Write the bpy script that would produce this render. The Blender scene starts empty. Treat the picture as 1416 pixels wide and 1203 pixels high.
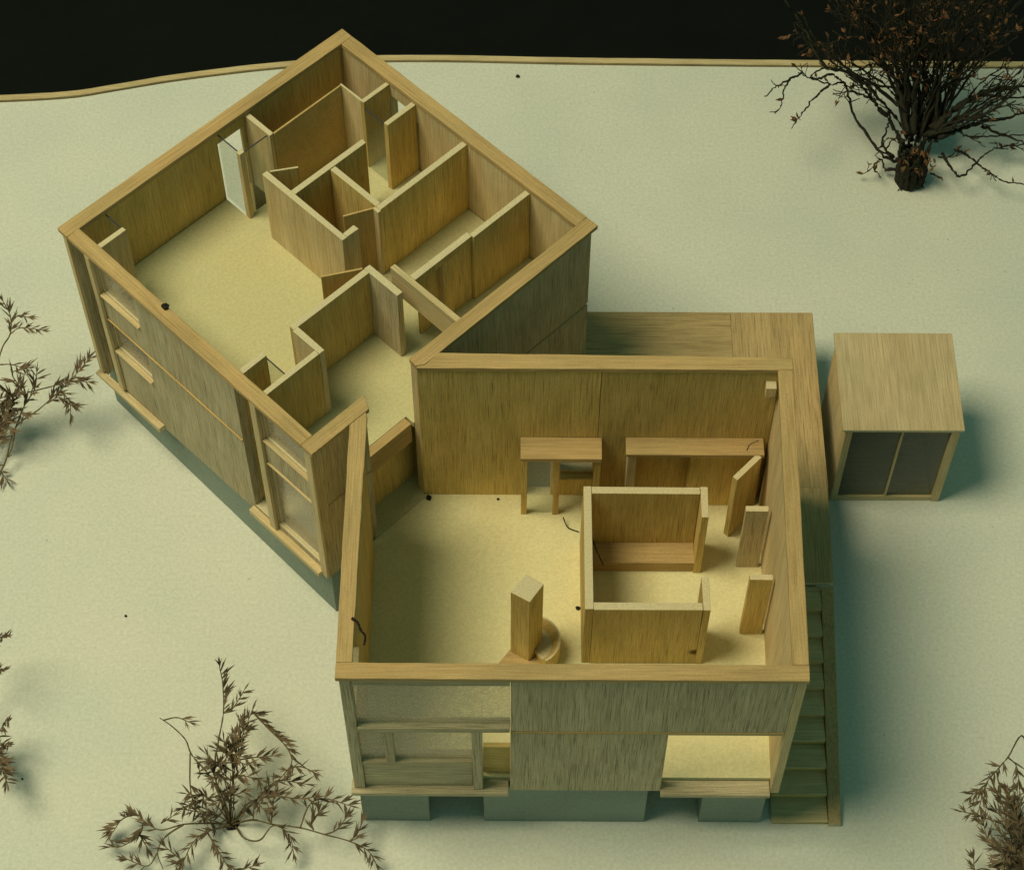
import bpy, bmesh, math, random
from mathutils import Matrix, Vector
random.seed(7)
scene = bpy.context.scene
C = bpy.context.collection

# ---------------------------------------------------------------- camera, light, exposure
cam_data = bpy.data.cameras.new('camera'); cam = bpy.data.objects.new('camera', cam_data); C.objects.link(cam)
cam.matrix_world = Matrix(((0.999984,-0.005658,0.000808,3.73503),(0.005180,0.837423,-0.546531,-20.09077),(0.002416,0.546526,0.837439,48.10828),(0,0,0,1)))
cam_data.sensor_width = 36; cam_data.sensor_fit = 'HORIZONTAL'; cam_data.lens = 74.609
cam_data.clip_start = 0.5; cam_data.clip_end = 1000
scene.camera = cam
scene.view_settings.view_transform = 'Standard'; scene.view_settings.look = 'None'
scene.view_settings.exposure = 0; scene.view_settings.gamma = 1
world = bpy.data.worlds.new('World'); scene.world = world; world.use_nodes = True
bg = world.node_tree.nodes['Background']
bg.inputs[0].default_value = (0.40, 0.92, 0.70, 1); bg.inputs[1].default_value = 0.148   # dim studio room
ld = bpy.data.lights.new('studio_lamp', 'AREA'); ld.shape = 'DISK'; ld.size = 47; ld.energy = 89000
ld.color = (1.0, 0.895, 0.56)
lamp = bpy.data.objects.new('studio_lamp', ld); C.objects.link(lamp)
lamp_dir = Vector((-0.39, -0.045, 0.915)).normalized(); centre = Vector((4, 7, 0))
lamp.location = centre + lamp_dir * 110
lamp.rotation_euler = lamp_dir.to_track_quat('Z', 'Y').to_euler()

# ---------------------------------------------------------------- helpers
WM = {}
def link(o, parent, M):
    C.objects.link(o)
    if parent is not None:
        o.parent = parent; o.matrix_basis = WM[parent.name].inverted() @ M
    else: o.matrix_basis = M
    WM[o.name] = M
    return o
def meshobj(name, bm, mat, parent=None, M=Matrix(), bevel=0.0, smooth=False, label=None, kind=None):
    bmesh.ops.recalc_face_normals(bm, faces=bm.faces)
    me = bpy.data.meshes.new(name); bm.to_mesh(me); bm.free()
    me.materials.append(mat)
    if smooth:
        for p in me.polygons: p.use_smooth = True
    o = bpy.data.objects.new(name, me); link(o, parent, M)
    if bevel:
        b = o.modifiers.new('bevel', 'BEVEL'); b.width = bevel; b.segments = 2; b.limit_method = 'ANGLE'
    if label: o['label'] = label
    if kind: o['kind'] = kind
    return o
def thing(name, loc, label, cat, group=None):
    o = bpy.data.objects.new(name, None); o.empty_display_size = .3
    link(o, None, Matrix.Translation(loc)); o['label'] = label; o['category'] = cat
    if group: o['group'] = group
    return o
ANG = 0.79024
RB = Vector((-0.8035, 5.5736)); E1 = Vector((math.cos(ANG), math.sin(ANG))); E2 = Vector((-math.sin(ANG), math.cos(ANG)))
class Frame:
    def __init__(s, org, ang): s.o = Vector(org); s.a = ang; s.u = Vector((math.cos(ang), math.sin(ang))); s.v = Vector((-math.sin(ang), math.cos(ang)))
    def p(s, x, y): return s.o + s.u * x + s.v * y
    def M(s, x, y, z): q = s.p(x, y); return Matrix.Translation((q.x, q.y, z)) @ Matrix.Rotation(s.a, 4, 'Z')
FF = Frame((0, 0), 0.0); FR = Frame(RB, ANG)
def bmbox(bm, x0, x1, y0, y1, z0, z1):
    v = [bm.verts.new(c) for c in ((x0,y0,z0),(x1,y0,z0),(x1,y1,z0),(x0,y1,z0),(x0,y0,z1),(x1,y0,z1),(x1,y1,z1),(x0,y1,z1))]
    for f in ((0,3,2,1),(4,5,6,7),(0,1,5,4),(1,2,6,5),(2,3,7,6),(3,0,4,7)): bm.faces.new([v[i] for i in f])
    return v
def jit(a): return random.uniform(-a, a)
def box(fr, name, x0, x1, y0, y1, z0, z1, mat, parent, bevel=.012, wob=.008, label=None):
    bm = bmesh.new(); v = bmbox(bm, 0, x1-x0, 0, y1-y0, 0, z1-z0)
    for k in v: k.co += Vector((jit(wob), jit(wob), jit(wob*.5)))
    return meshobj(name, bm, mat, parent, fr.M(x0, y0, z0), bevel, label=label)
def slab(fr, name, a, b, th, z0, z1, mat, parent, bevel=.01, label=None):
    """thin upright board from point a to point b (frame coordinates), thickness th to the left"""
    A = fr.p(*a); B = fr.p(*b); d = B - A
    M = Matrix.Translation((A.x, A.y, z0)) @ Matrix.Rotation(math.atan2(d.y, d.x), 4, 'Z')
    bm = bmesh.new(); bmbox(bm, 0, d.length, 0, th, 0, z1 - z0)
    return meshobj(name, bm, mat, parent, M, bevel, label=label)
def poly(fr, name, pts, z0, z1, mat, parent, bevel=.012, kind=None, label=None, ztop=None, worn=0.0):
    """upright prism over a polygon given in frame coordinates"""
    bm = bmesh.new(); ox, oy = pts[0]
    lo = [bm.verts.new((x-ox, y-oy, 0)) for x, y in pts]
    hi = [bm.verts.new((x-ox, y-oy, (ztop[i] if ztop else z1)-z0)) for i, (x, y) in enumerate(pts)]
    bm.faces.new(lo[::-1]); bm.faces.new(hi); n = len(pts)
    for i in range(n): bm.faces.new((lo[i], lo[(i+1) % n], hi[(i+1) % n], hi[i]))
    if worn:
        bmesh.ops.recalc_face_normals(bm, faces=bm.faces)
        long = [e for e in bm.edges if e.calc_length() > 1.5]; bmesh.ops.subdivide_edges(bm, edges=long, cuts=22)
        for v in bm.verts:
            if len(v.link_edges) >= 3: v.co += Vector((jit(worn), jit(worn), jit(worn*.6) if v.co.z > .01 else 0))
    return meshobj(name, bm, mat, parent, fr.M(ox, oy, z0), bevel, kind=kind, label=label)
def wall(fr, name, axis, a0, a1, d0, d1, z0, z1, mat, parent, holes=(), bevel=.012, z0b=None, skew=0.0, label=None):
    """board with rectangular openings. axis 0: runs along x between a0..a1, d = y range; axis 1: runs along y."""
    xs = sorted({a0, a1, *[min(max(h[0], a0), a1) for h in holes], *[min(max(h[1], a0), a1) for h in holes]})
    zs = sorted({z0, z1, *[min(max(h[2], z0), z1) for h in holes], *[min(max(h[3], z0), z1) for h in holes]})
    def solid(i, j):
        if i < 0 or j < 0 or i >= len(xs)-1 or j >= len(zs)-1: return False
        cx = (xs[i]+xs[i+1])/2; cz = (zs[j]+zs[j+1])/2
        return not any(h[0] < cx < h[1] and h[2] < cz < h[3] for h in holes)
    bm = bmesh.new(); V = {}
    def vert(i, k, j):
        if (i, k, j) not in V:
            f = (xs[i]-a0)/(a1-a0)
            z = zs[j]-z0
            if z0b is not None and j == 0: z += (z0b-z0)*f
            dd = (0 if k == 0 else d1-d0) + skew*f
            V[(i, k, j)] = bm.verts.new((xs[i]-a0, dd, z) if axis == 0 else (dd, xs[i]-a0, z))
        return V[(i, k, j)]
    for i in range(len(xs)-1):
        for j in range(len(zs)-1):
            if not solid(i, j): continue
            for k in (0, 1): bm.faces.new([vert(i,k,j), vert(i+1,k,j), vert(i+1,k,j+1), vert(i,k,j+1)])
            if not solid(i-1, j): bm.faces.new([vert(i,0,j), vert(i,1,j), vert(i,1,j+1), vert(i,0,j+1)])
            if not solid(i+1, j): bm.faces.new([vert(i+1,0,j), vert(i+1,1,j), vert(i+1,1,j+1), vert(i+1,0,j+1)])
            if not solid(i, j-1): bm.faces.new([vert(i,0,j), vert(i+1,0,j), vert(i+1,1,j), vert(i,1,j)])
            if not solid(i, j+1): bm.faces.new([vert(i,0,j+1), vert(i+1,0,j+1), vert(i+1,1,j+1), vert(i,1,j+1)])
    M = fr.M(a0, d0, z0) if axis == 0 else fr.M(d0, a0, z0)
    return meshobj(name, bm, mat, parent, M, bevel, label=label)

# ---------------------------------------------------------------- materials
def newmat(name):
    m = bpy.data.materials.new(name); m.use_nodes = True; nt = m.node_tree
    return m, nt, nt.nodes['Principled BSDF']
def node(nt, t, **kw):
    n = nt.nodes.new(t)
    for k, v in kw.items(): setattr(n, k, v)
    return n
def ramp(nt, src, stops):
    r = node(nt, 'ShaderNodeValToRGB'); e = r.color_ramp.elements
    e[0].position, e[0].color = stops[0][0], (*stops[0][1], 1)
    e[1].position, e[1].color = stops[-1][0], (*stops[-1][1], 1)
    for p, c in stops[1:-1]:
        x = e.new(p); x.color = (*c, 1)
    nt.links.new(src, r.inputs[0]); return r.outputs[0]
def mix(nt, mode, fac, a, b):
    m = node(nt, 'ShaderNodeMix', data_type='RGBA', blend_type=mode)
    for i, v in ((0, fac), (6, a), (7, b)):
        if isinstance(v, bpy.types.NodeSocket): nt.links.new(v, m.inputs[i])
        else: m.inputs[i].default_value = v if i == 0 else (*v, 1)
    return m.outputs[2]
def wood(name, axis, c_lo, c_hi, pore=.45, end=None, var=.12, dens=.5, knots=()):
    m, nt, b = newmat(name)
    tc = node(nt, 'ShaderNodeTexCoord'); oi = node(nt, 'ShaderNodeObjectInfo')
    off = node(nt, 'ShaderNodeVectorMath', operation='SCALE'); off.inputs[0].default_value = (37, 91, 53); nt.links.new(oi.outputs['Random'], off.inputs['Scale'])
    ad = node(nt, 'ShaderNodeVectorMath', operation='ADD'); nt.links.new(tc.outputs['Object'], ad.inputs[0]); nt.links.new(off.outputs[0], ad.inputs[1])
    def noise(across, along, detail=3, rough=.6):
        mp = node(nt, 'ShaderNodeMapping'); s = [across]*3; s['xyz'.index(axis)] = along
        mp.inputs['Scale'].default_value = s; nt.links.new(ad.outputs[0], mp.inputs[0])
        n = node(nt, 'ShaderNodeTexNoise'); n.inputs['Scale'].default_value = 1; n.inputs['Detail'].default_value = detail; n.inputs['Roughness'].default_value = rough
        nt.links.new(mp.outputs[0], n.inputs[0]); return n.outputs['Fac']
    broad = noise(2.2, .3, 3); fine = noise(32, .8, 4, .65); pores = noise(62, 1.15, 3, .5); speck = noise(55, 24, 2, .6)
    col = ramp(nt, broad, [(.3, c_lo), (.7, c_hi)])
    fcol = ramp(nt, fine, [(.28, (.70, .67, .62)), (.5, (.97, .97, .97)), (.72, (1.16, 1.16, 1.14))])
    col = mix(nt, 'MULTIPLY', 1.0, col, fcol)
    pf = ramp(nt, pores, [(dens+.07, (1, 1, 1)), (dens+.19, (1-pore, 1-pore*1.05, 1-pore*1.1))])
    col = mix(nt, 'MULTIPLY', 1.0, col, pf)
    sp = ramp(nt, speck, [(.3, (.84, .84, .84)), (.7, (1.12, 1.12, 1.12))])
    col = mix(nt, 'MULTIPLY', .8, col, sp)
    stn = noise(.9, .55, 4, .6); sf = ramp(nt, stn, [(.34, (.89, .91, .89)), (.56, (1.02, 1.01, 1.0)), (.74, (1.08, 1.02, .95))])
    col = mix(nt, 'MULTIPLY', 1.0, col, sf)
    vr = node(nt, 'ShaderNodeMapRange'); vr.inputs[3].default_value = 1-var; vr.inputs[4].default_value = 1+var; nt.links.new(oi.outputs['Random'], vr.inputs[0])
    hsv = node(nt, 'ShaderNodeHueSaturation'); nt.links.new(vr.outputs[0], hsv.inputs['Value']); nt.links.new(col, hsv.inputs['Color']); col = hsv.outputs[0]
    if end:
        g = node(nt, 'ShaderNodeNewGeometry'); tr = node(nt, 'ShaderNodeVectorTransform', vector_type='NORMAL', convert_from='WORLD', convert_to='OBJECT')
        nt.links.new(g.outputs['True Normal'], tr.inputs[0]); sx = node(nt, 'ShaderNodeSeparateXYZ'); nt.links.new(tr.outputs[0], sx.inputs[0])
        ab = node(nt, 'ShaderNodeMath', operation='ABSOLUTE'); nt.links.new(sx.outputs['xyz'.index(axis)], ab.inputs[0])
        gt = node(nt, 'ShaderNodeMath', operation='GREATER_THAN'); gt.inputs[1].default_value = .8; nt.links.new(ab.outputs[0], gt.inputs[0])
        n = node(nt, 'ShaderNodeTexNoise'); n.inputs['Scale'].default_value = 26; n.inputs['Detail'].default_value = 3; nt.links.new(ad.outputs[0], n.inputs[0])
        ec = ramp(nt, n.outputs['Fac'], [(.32, tuple(x*.84 for x in end)), (.68, tuple(x*1.08 for x in end))])
        col = mix(nt, 'MIX', gt.outputs[0], col, ec)
    for (kx, ky, kz, kr) in knots:
        dv = node(nt, 'ShaderNodeVectorMath', operation='DISTANCE'); nt.links.new(tc.outputs['Object'], dv.inputs[0]); dv.inputs[1].default_value = (kx, ky, kz)
        kf = ramp(nt, dv.outputs['Value'], [(kr*.4, (.22, .15, .1)), (kr, (1, 1, 1))]); col = mix(nt, 'MULTIPLY', 1.0, col, kf)
    nt.links.new(col, b.inputs['Base Color'])
    b.inputs['Roughness'].default_value = .78; b.inputs['Specular IOR Level'].default_value = .18
    ma = node(nt, 'ShaderNodeMath', operation='SUBTRACT'); nt.links.new(fine, ma.inputs[0]); 
    mb = node(nt, 'ShaderNodeMath', operation='MULTIPLY'); nt.links.new(pf, mb.inputs[0]); mb.inputs[1].default_value = -.6; nt.links.new(mb.outputs[0], ma.inputs[1])
    bp = node(nt, 'ShaderNodeBump'); bp.inputs['Strength'].default_value = .35; bp.inputs['Distance'].default_value = .02
    nt.links.new(ma.outputs[0], bp.inputs['Height']); nt.links.new(bp.outputs[0], b.inputs['Normal'])
    return m
LO, HI = (.62, .455, .165), (.72, .55, .225)
END = (.66, .58, .38)
W = {a: wood('balsa_grain_'+a, a, LO, HI, end=END) for a in 'xyz'}
CAP = {a: wood('coping_grain_'+a, a, (.47, .325, .15), (.55, .395, .19), pore=.2, var=.04, dens=.58) for a in 'xyz'}
PALE = {a: wood('pale_balsa_'+a, a, (.60, .46, .25), (.70, .58, .36), pore=.25, end=END, var=.06, dens=.56) for a in 'xyz'}
GREY = {a: wood('grey_balsa_'+a, a, (.52, .44, .29), (.63, .545, .375), pore=.48, end=END, var=.05, dens=.47) for a in 'xyz'}
GOLD = {a: wood('golden_balsa_'+a, a, (.55, .38, .15), (.62, .44, .19), pore=.15, var=.04, dens=.58) for a in 'xyz'}
SHEDW = {a: wood('shed_balsa_'+a, a, (.51, .40, .235), (.60, .48, .30), pore=.22, end=END, var=.04, dens=.56) for a in 'xyz'}
DECKW = {a: wood('deck_balsa_'+a, a, (.46, .335, .17), (.56, .41, .21), pore=.5, end=END, var=.05, dens=.5) for a in 'xyz'}
def card(name, col, bumpscale=9, strength=.25, spots=False, mott=.06, rough=.9):
    m, nt, b = newmat(name); tc = node(nt, 'ShaderNodeTexCoord')
    n = node(nt, 'ShaderNodeTexNoise'); n.inputs['Scale'].default_value = bumpscale; n.inputs['Detail'].default_value = 5; n.inputs['Roughness'].default_value = .7
    n2 = node(nt, 'ShaderNodeTexNoise'); n2.inputs['Scale'].default_value = .35; n2.inputs['Detail'].default_value = 4
    for x in (n, n2): nt.links.new(tc.outputs['Object'], x.inputs[0])
    c1 = ramp(nt, n2.outputs['Fac'], [(.3, tuple(c*(1-mott) for c in col)), (.7, tuple(min(1, c*(1+mott)) for c in col))])
    c2 = ramp(nt, n.outputs['Fac'], [(.3, (.86, .86, .85)), (.7, (1.08, 1.08, 1.08))])
    cc = mix(nt, 'MULTIPLY', 1, c1, c2)
    if spots:
        v = node(nt, 'ShaderNodeTexVoronoi'); v.inputs['Scale'].default_value = 1.1; nt.links.new(tc.outputs['Object'], v.inputs[0])
        s = ramp(nt, v.outputs['Distance'], [(.012, (.35, .32, .28)), (.035, (1, 1, 1))]); cc = mix(nt, 'MULTIPLY', .8, cc, s)
    nt.links.new(cc, b.inputs['Base Color']); b.inputs['Roughness'].default_value = rough; b.inputs['Specular IOR Level'].default_value = .15
    bp = node(nt, 'ShaderNodeBump'); bp.inputs['Strength'].default_value = strength; bp.inputs['Distance'].default_value = .03
    nt.links.new(n.outputs['Fac'], bp.inputs['Height']); nt.links.new(bp.outputs[0], b.inputs['Normal'])
    return m
M_ground = card('white_board', (.69, .715, .655), 11, .5, True, .05)
def tinted(m, a, b):
    r = [n for n in m.node_tree.nodes if n.type == 'VALTORGB'][0]; r.color_ramp.elements[0].color = (*a, 1); r.color_ramp.elements[1].color = (*b, 1); return m
M_floor = card('cream_card', (.61, .545, .34), 14, .25, False, .04)
M_floor2 = card('yellow_cream_card', (.78, .69, .44), 14, .25, False, .05)
M_stone = card('grey_green_card', (.29, .345, .30), 8, .6, False, .14)
M_black = card('black_backdrop', (.0045, .006, .0052), 2, .1, False, .2, .95)
tinted(M_floor, (.59, .575, .345), (.635, .57, .325)); tinted(M_floor2, (.77, .73, .45), (.80, .72, .43)); tinted(M_ground, (.665, .70, .645), (.735, .74, .67))
def plain(name, col, rough=.8, var=0):
    m, nt, b = newmat(name); b.inputs['Roughness'].default_value = rough; b.inputs['Specular IOR Level'].default_value = .2
    n = node(nt, 'ShaderNodeTexNoise'); n.inputs['Scale'].default_value = 14; n.inputs['Detail'].default_value = 4
    oi = node(nt, 'ShaderNodeObjectInfo'); tc = node(nt, 'ShaderNodeTexCoord'); nt.links.new(tc.outputs['Object'], n.inputs[0])
    c = ramp(nt, n.outputs['Fac'], [(.3, tuple(x*.6 for x in col)), (.7, tuple(min(1, x*1.3) for x in col))])
    if var:
        vr = node(nt, 'ShaderNodeMapRange'); vr.inputs[3].default_value = 1-var; vr.inputs[4].default_value = 1+var; nt.links.new(oi.outputs['Random'], vr.inputs[0])
        h = node(nt, 'ShaderNodeHueSaturation'); nt.links.new(vr.outputs[0], h.inputs['Value']); nt.links.new(c, h.inputs['Color']); c = h.outputs[0]
    nt.links.new(c, b.inputs['Base Color']); return m
M_bark = plain('blackened_bark', (.024, .023, .015))
M_tleaf = plain('rusty_dried_leaf', (.15, .075, .035), .8, .55)
M_stem = plain('dried_stem', (.16, .12, .06))
M_leaf = plain('brown_dried_leaflet', (.17, .125, .078), .8, .35)
M_crumb = plain('dark_crumb', (.02, .015, .012))
def glass(name, haze_col, tint, haze):
    m = bpy.data.materials.new(name); m.use_nodes = True; nt = m.node_tree; nt.nodes.clear()
    out = node(nt, 'ShaderNodeOutputMaterial'); t = node(nt, 'ShaderNodeBsdfTransparent'); t.inputs[0].default_value = (*tint, 1)
    g = node(nt, 'ShaderNodeBsdfGlossy'); g.inputs['Roughness'].default_value = .06; g.inputs['Color'].default_value = (1, 1, 1, 1)
    lw = node(nt, 'ShaderNodeLayerWeight'); lw.inputs[0].default_value = .5
    pw = node(nt, 'ShaderNodeMath', operation='POWER'); nt.links.new(lw.outputs['Facing'], pw.inputs[0]); pw.inputs[1].default_value = 4
    fr = node(nt, 'ShaderNodeMath', operation='MULTIPLY_ADD'); nt.links.new(pw.outputs[0], fr.inputs[0]); fr.inputs[1].default_value = .35; fr.inputs[2].default_value = .04
    m1 = node(nt, 'ShaderNodeMixShader'); nt.links.new(fr.outputs[0], m1.inputs[0]); nt.links.new(t.outputs[0], m1.inputs[1]); nt.links.new(g.outputs[0], m1.inputs[2])
    d = node(nt, 'ShaderNodeBsdfDiffuse'); d.inputs[0].default_value = (*haze_col, 1)
    m2 = node(nt, 'ShaderNodeMixShader'); tc = node(nt, 'ShaderNodeTexCoord'); mp = node(nt, 'ShaderNodeMapping'); mp.inputs['Scale'].default_value = (1.6, 1.6, 3.5); mp.inputs['Rotation'].default_value = (.3, .5, .2)
    ns = node(nt, 'ShaderNodeTexNoise'); ns.inputs['Detail'].default_value = 5; ns.inputs['Distortion'].default_value = 1.2; nt.links.new(tc.outputs['Object'], mp.inputs[0]); nt.links.new(mp.outputs[0], ns.inputs[0])
    mr = node(nt, 'ShaderNodeMapRange'); mr.inputs[1].default_value = .35; mr.inputs[2].default_value = .68; mr.inputs[3].default_value = haze*.45; mr.inputs[4].default_value = haze*1.7; nt.links.new(ns.outputs['Fac'], mr.inputs[0]); nt.links.new(mr.outputs[0], m2.inputs[0])
    nt.links.new(m1.outputs[0], m2.inputs[1]); nt.links.new(d.outputs[0], m2.inputs[2])
    nt.links.new(m2.outputs[0], out.inputs[0]); return m
M_glass = glass('dust_reflection_acrylic', (.74, .62, .50), (.95, .96, .92), .27)  # dusty film; its pale diffuse colour also stands in for soft reflections
M_dark = glass('smoky_acrylic', (.30, .33, .30), (.76, .79, .76), .12)
M_clear = glass('clear_acrylic', (.4, .42, .38), (.94, .96, .94), .03)
M_edge = plain('dark_acrylic_edge', (.06, .06, .085), .3)
def pane(fr, x0, x1, y0, y1, z0, z1, parent, mat=None):
    o = box(fr, 'pane', x0, x1, y0, y1, z0, z1, mat or M_glass, parent, bevel=0, wob=0)
    return o
def free_pane(fr, x0, x1, y0, y1, z0, z1, parent):
    o = pane(fr, x0, x1, y0, y1, z0, z1, parent, M_clear)
    box(fr, 'pane_edge', x0, x1, y0, y1, z1+.003, z1+.02, M_edge, o, bevel=0, wob=0)
    return o

H = 7.93; CT = .15; HT = H - CT - .004      # top of the copings, their thickness, top of the walls below
# ---------------------------------------------------------------- ground, its far edge, backdrop
RIM = [(-22, 22.6), (-11.8, 23.15), (-9.6, 23.34), (-8.37, 23.62), (-6.44, 24.06), (-3.5, 24.55), (-.2, 24.86), (5.6, 24.80), (10.9, 24.76), (19.2, 24.74), (30, 24.8)]
def rimy(x):
    for i in range(len(RIM)-1):
        (x0, y0), (x1, y1) = RIM[i], RIM[i+1]
        if x <= x1:
            f = (x-x0)/(x1-x0)
            ym = RIM[max(i-1, 0)]; yp = RIM[min(i+2, len(RIM)-1)]
            m0 = (y1-ym[1])/(x1-ym[0])*(x1-x0) if x1 != ym[0] else 0; m1 = (yp[1]-y0)/(yp[0]-x0)*(x1-x0)
            return (2*f**3-3*f*f+1)*y0+(f**3-2*f*f+f)*m0+(-2*f**3+3*f*f)*y1+(f**3-f*f)*m1
    return RIM[-1][1]
XS = [-21.5 + .4*i for i in range(126)]
bm = bmesh.new(); rows = []
for x in XS: rows.append([bm.verts.new((x, y, z)) for y, z in ((-16, -.4), (-16, 0), (rimy(x), 0), (rimy(x), -.4))])
for a, b in zip(rows, rows[1:]):
    for i in range(4): bm.faces.new((a[i], a[(i+1) % 4], b[(i+1) % 4], b[i]))
bm.faces.new(rows[0]); bm.faces.new(rows[-1])
meshobj('ground', bm, M_ground, kind='structure')
bm = bmesh.new(); rows = []
for x in XS:
    j = jit(.006); y = rimy(x)
    rows.append([bm.verts.new((x, yy+j, z)) for yy, z in ((y+.06, -.42), (y+.06, .04), (y+.08, .06+j), (y+.24, .06+j), (y+.27, .04), (y+.27, -.42))])
for a, b in zip(rows, rows[1:]):
    for i in range(6): bm.faces.new((a[i], a[(i+1) % 6], b[(i+1) % 6], b[i]))
bm.faces.new(rows[0]); bm.faces.new(rows[-1])
meshobj('ground_edge_strip', bm, PALE['x'], kind='structure', smooth=False)
bm = bmesh.new(); bmbox(bm, -160, 160, -120, 220, -4.2, -4.0); meshobj('backdrop', bm, M_black, kind='structure')

# ---------------------------------------------------------------- rear block (turned 45 degrees)
L1, L2 = 9.30, 9.15; UF = 5.25
rear = thing('house_block', (FR.p(4.6, 4.6).x, FR.p(4.6, 4.6).y, 0), 'larger roofless balsa wood block turned diagonally, with many small rooms on its upper floor', 'model house')
def R(name, s0, s1, t0, t1, z0, z1, mat, **k): return box(FR, name, s0, s1, t0, t1, z0, z1, mat, k.pop('parent', rear), **k)
poly(FR, 'stone_base', [(.22, .2), (8.9, .3), (8.9, 8.9), (.37, 9.26)], 0, 2.05, M_stone, rear, ztop=[2.04, 2.04, 1.8, 1.8])
poly(FR, 'lower_floor', [(.36, .40), (1.62, .40), (1.62, .006), (3.42, .006), (3.42, .40), (8.9, .40), (8.9, 8.8), (.36, 8.8)], 2.06, 2.3, M_floor, rear)
poly(FR, 'upper_floor', [(.36, .36), (1.88, .36), (1.88, .62), (3.36, .62), (3.36, .36), (8.94, .36), (8.94, 8.83), (5.66, 8.83), (5.66, 8.0), (4.72, 8.0), (4.72, 8.83), (1.22, 8.83), (1.22, 8.20), (.36, 8.20), (.36, 2.86), (1.12, 2.86), (1.12, 2.18), (.36, 2.18)], 5.05, UF, M_floor, rear, bevel=0)
# south-west wall
sw = wall(FR, 'wall', 1, .10, 9.03, .10, .35, 2.06, HT, GREY['z'], rear, z0b=1.86,
     holes=[(.34, 1.96, 2.45, 5.30), (.34, 1.96, 6.28, 7.66), (2.20, 2.86, 2.3, 8), (8.20, 8.88, 2.05, 8), (6.5, 7.98, 6.275, 7.7), (6.5, 7.98, 3.935, 5.22)])
def windowR(t0, t1, z0, z1, low=None):
    f = wall(FR, 'window_frame', 1, t0, t1, .17, .30, z0, z1, PALE['z'], rear, holes=[(t0+.05, t1-.05, z0+.015, z1-.03)], bevel=.006)
    pane(FR, .22, .25, t0+.051, t1-.051, z0+.016, z1-.031, f)
    return f
windowR(.345, 1.955, 2.455, 5.295); windowR(.345, 1.955, 6.345, 7.655); windowR(6.505, 7.975, 6.345, 7.695); windowR(6.505, 7.975, 4.005, 5.215)
R('window_ledge', .04, .16, .35, 1.95, 6.28, 6.335, PALE['y']); R('window_ledge', .05, .16, .35, 1.95, 5.31, 5.36, PALE['y'])
R('window_ledge', .03, .16, 6.51, 7.97, 6.28, 6.335, PALE['y']); R('window_ledge', .03, .16, 6.51, 7.95, 3.94, 3.995, PALE['y'])
R('joint_strip', .065, .097, 2.88, 8.0, 5.24, 5.30, GOLD['y'], bevel=.004)
R('window_post', .00, .097, 7.99, 8.19, 2.16, HT, PALE['z']); R('window_post', .00, .097, 1.97, 2.19, 2.16, HT, PALE['z'])
R('corner_post', .02, .097, 8.885, 9.03, 2.05, HT, PALE['z']); R('corner_post', .03, .097, .10, .33, 2.05, HT, PALE['z'])
poly(FR, 'window_sill', [(-.09, 6.46), (.097, 6.46), (.097, 9.10), (-.09, 9.10)], 1.90, 2.1, PALE['y'], rear, ztop=[2.10, 2.10, 2.0, 2.0])
box(FR, 'window_sill', -.09, .097, .30, 2.92, 2.04, 2.22, PALE['y'], rear)
# north-west and north-east walls
wall(FR, 'wall', 0, .36, 9.2, 8.85, 9.05, 1.9, HT, W['z'], rear, holes=[(4.74, 5.60, 2.3, 7.36)])
wall(FR, 'wall', 1, .40, 8.84, 8.96, 9.20, 2.06, HT, PALE['z'], rear, holes=[(6.24, 7.0, 2.3, 7.35), (5.98, 6.06, 4.6, 7.1)])
# south-east wall, open where the two blocks meet
wall(FR, 'wall_panel', 0, 3.44, 9.2, .10, .35, 4.83, HT, GREY['z'], rear)
wall(FR, 'wall_panel', 0, 3.44, 9.2, .10, .35, 2.06, 4.72, GREY['z'], rear)
R('joint_strip', 3.45, 9.19, .14, .34, 4.722, 4.828, GOLD['x'], bevel=0, wob=0)
wall(FR, 'wall_panel', 0, .36, 1.74, .10, .35, 5.24, HT, GREY['z'], rear)
wall(FR, 'wall_panel', 0, .36, 1.74, .10, .35, 2.06, 5.16, GREY['z'], rear)
R('joint_strip', .37, 1.73, .13, .34, 5.162, 5.238, GOLD['x'], bevel=0, wob=0)
R('wall_end_board', 3.385, 3.437, .10, .345, 2.1, HT, PALE['z'])
R('floor_beam', 1.80, 3.29, .36, .60, 4.50, 5.27, CAP['x'], label='horizontal beam across the opening between both blocks')
# copings
cp = lambda n, pts, ax: poly(FR, 'coping', pts, H-CT+jit(.003), H, CAP[ax], rear, bevel=.018, worn=.006)
cp('', [(0, 0), (0, .37), (1.95, .37), (1.76, .0)], 'x')
cp('', [(3.52, .0), (3.34, .12), (3.36, .37), (9.31, .37), (9.31, .0)], 'x')
cp('', [(0, .373), (.37, .373), (.37, 8.775), (0, 8.775)], 'y')
cp('', [(0, 8.778), (9.31, 8.778), (9.31, 9.16), (0, 9.16)], 'x')
cp('', [(8.93, .373), (9.31, .373), (9.31, 8.775), (8.93, 8.775)], 'y')
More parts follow.
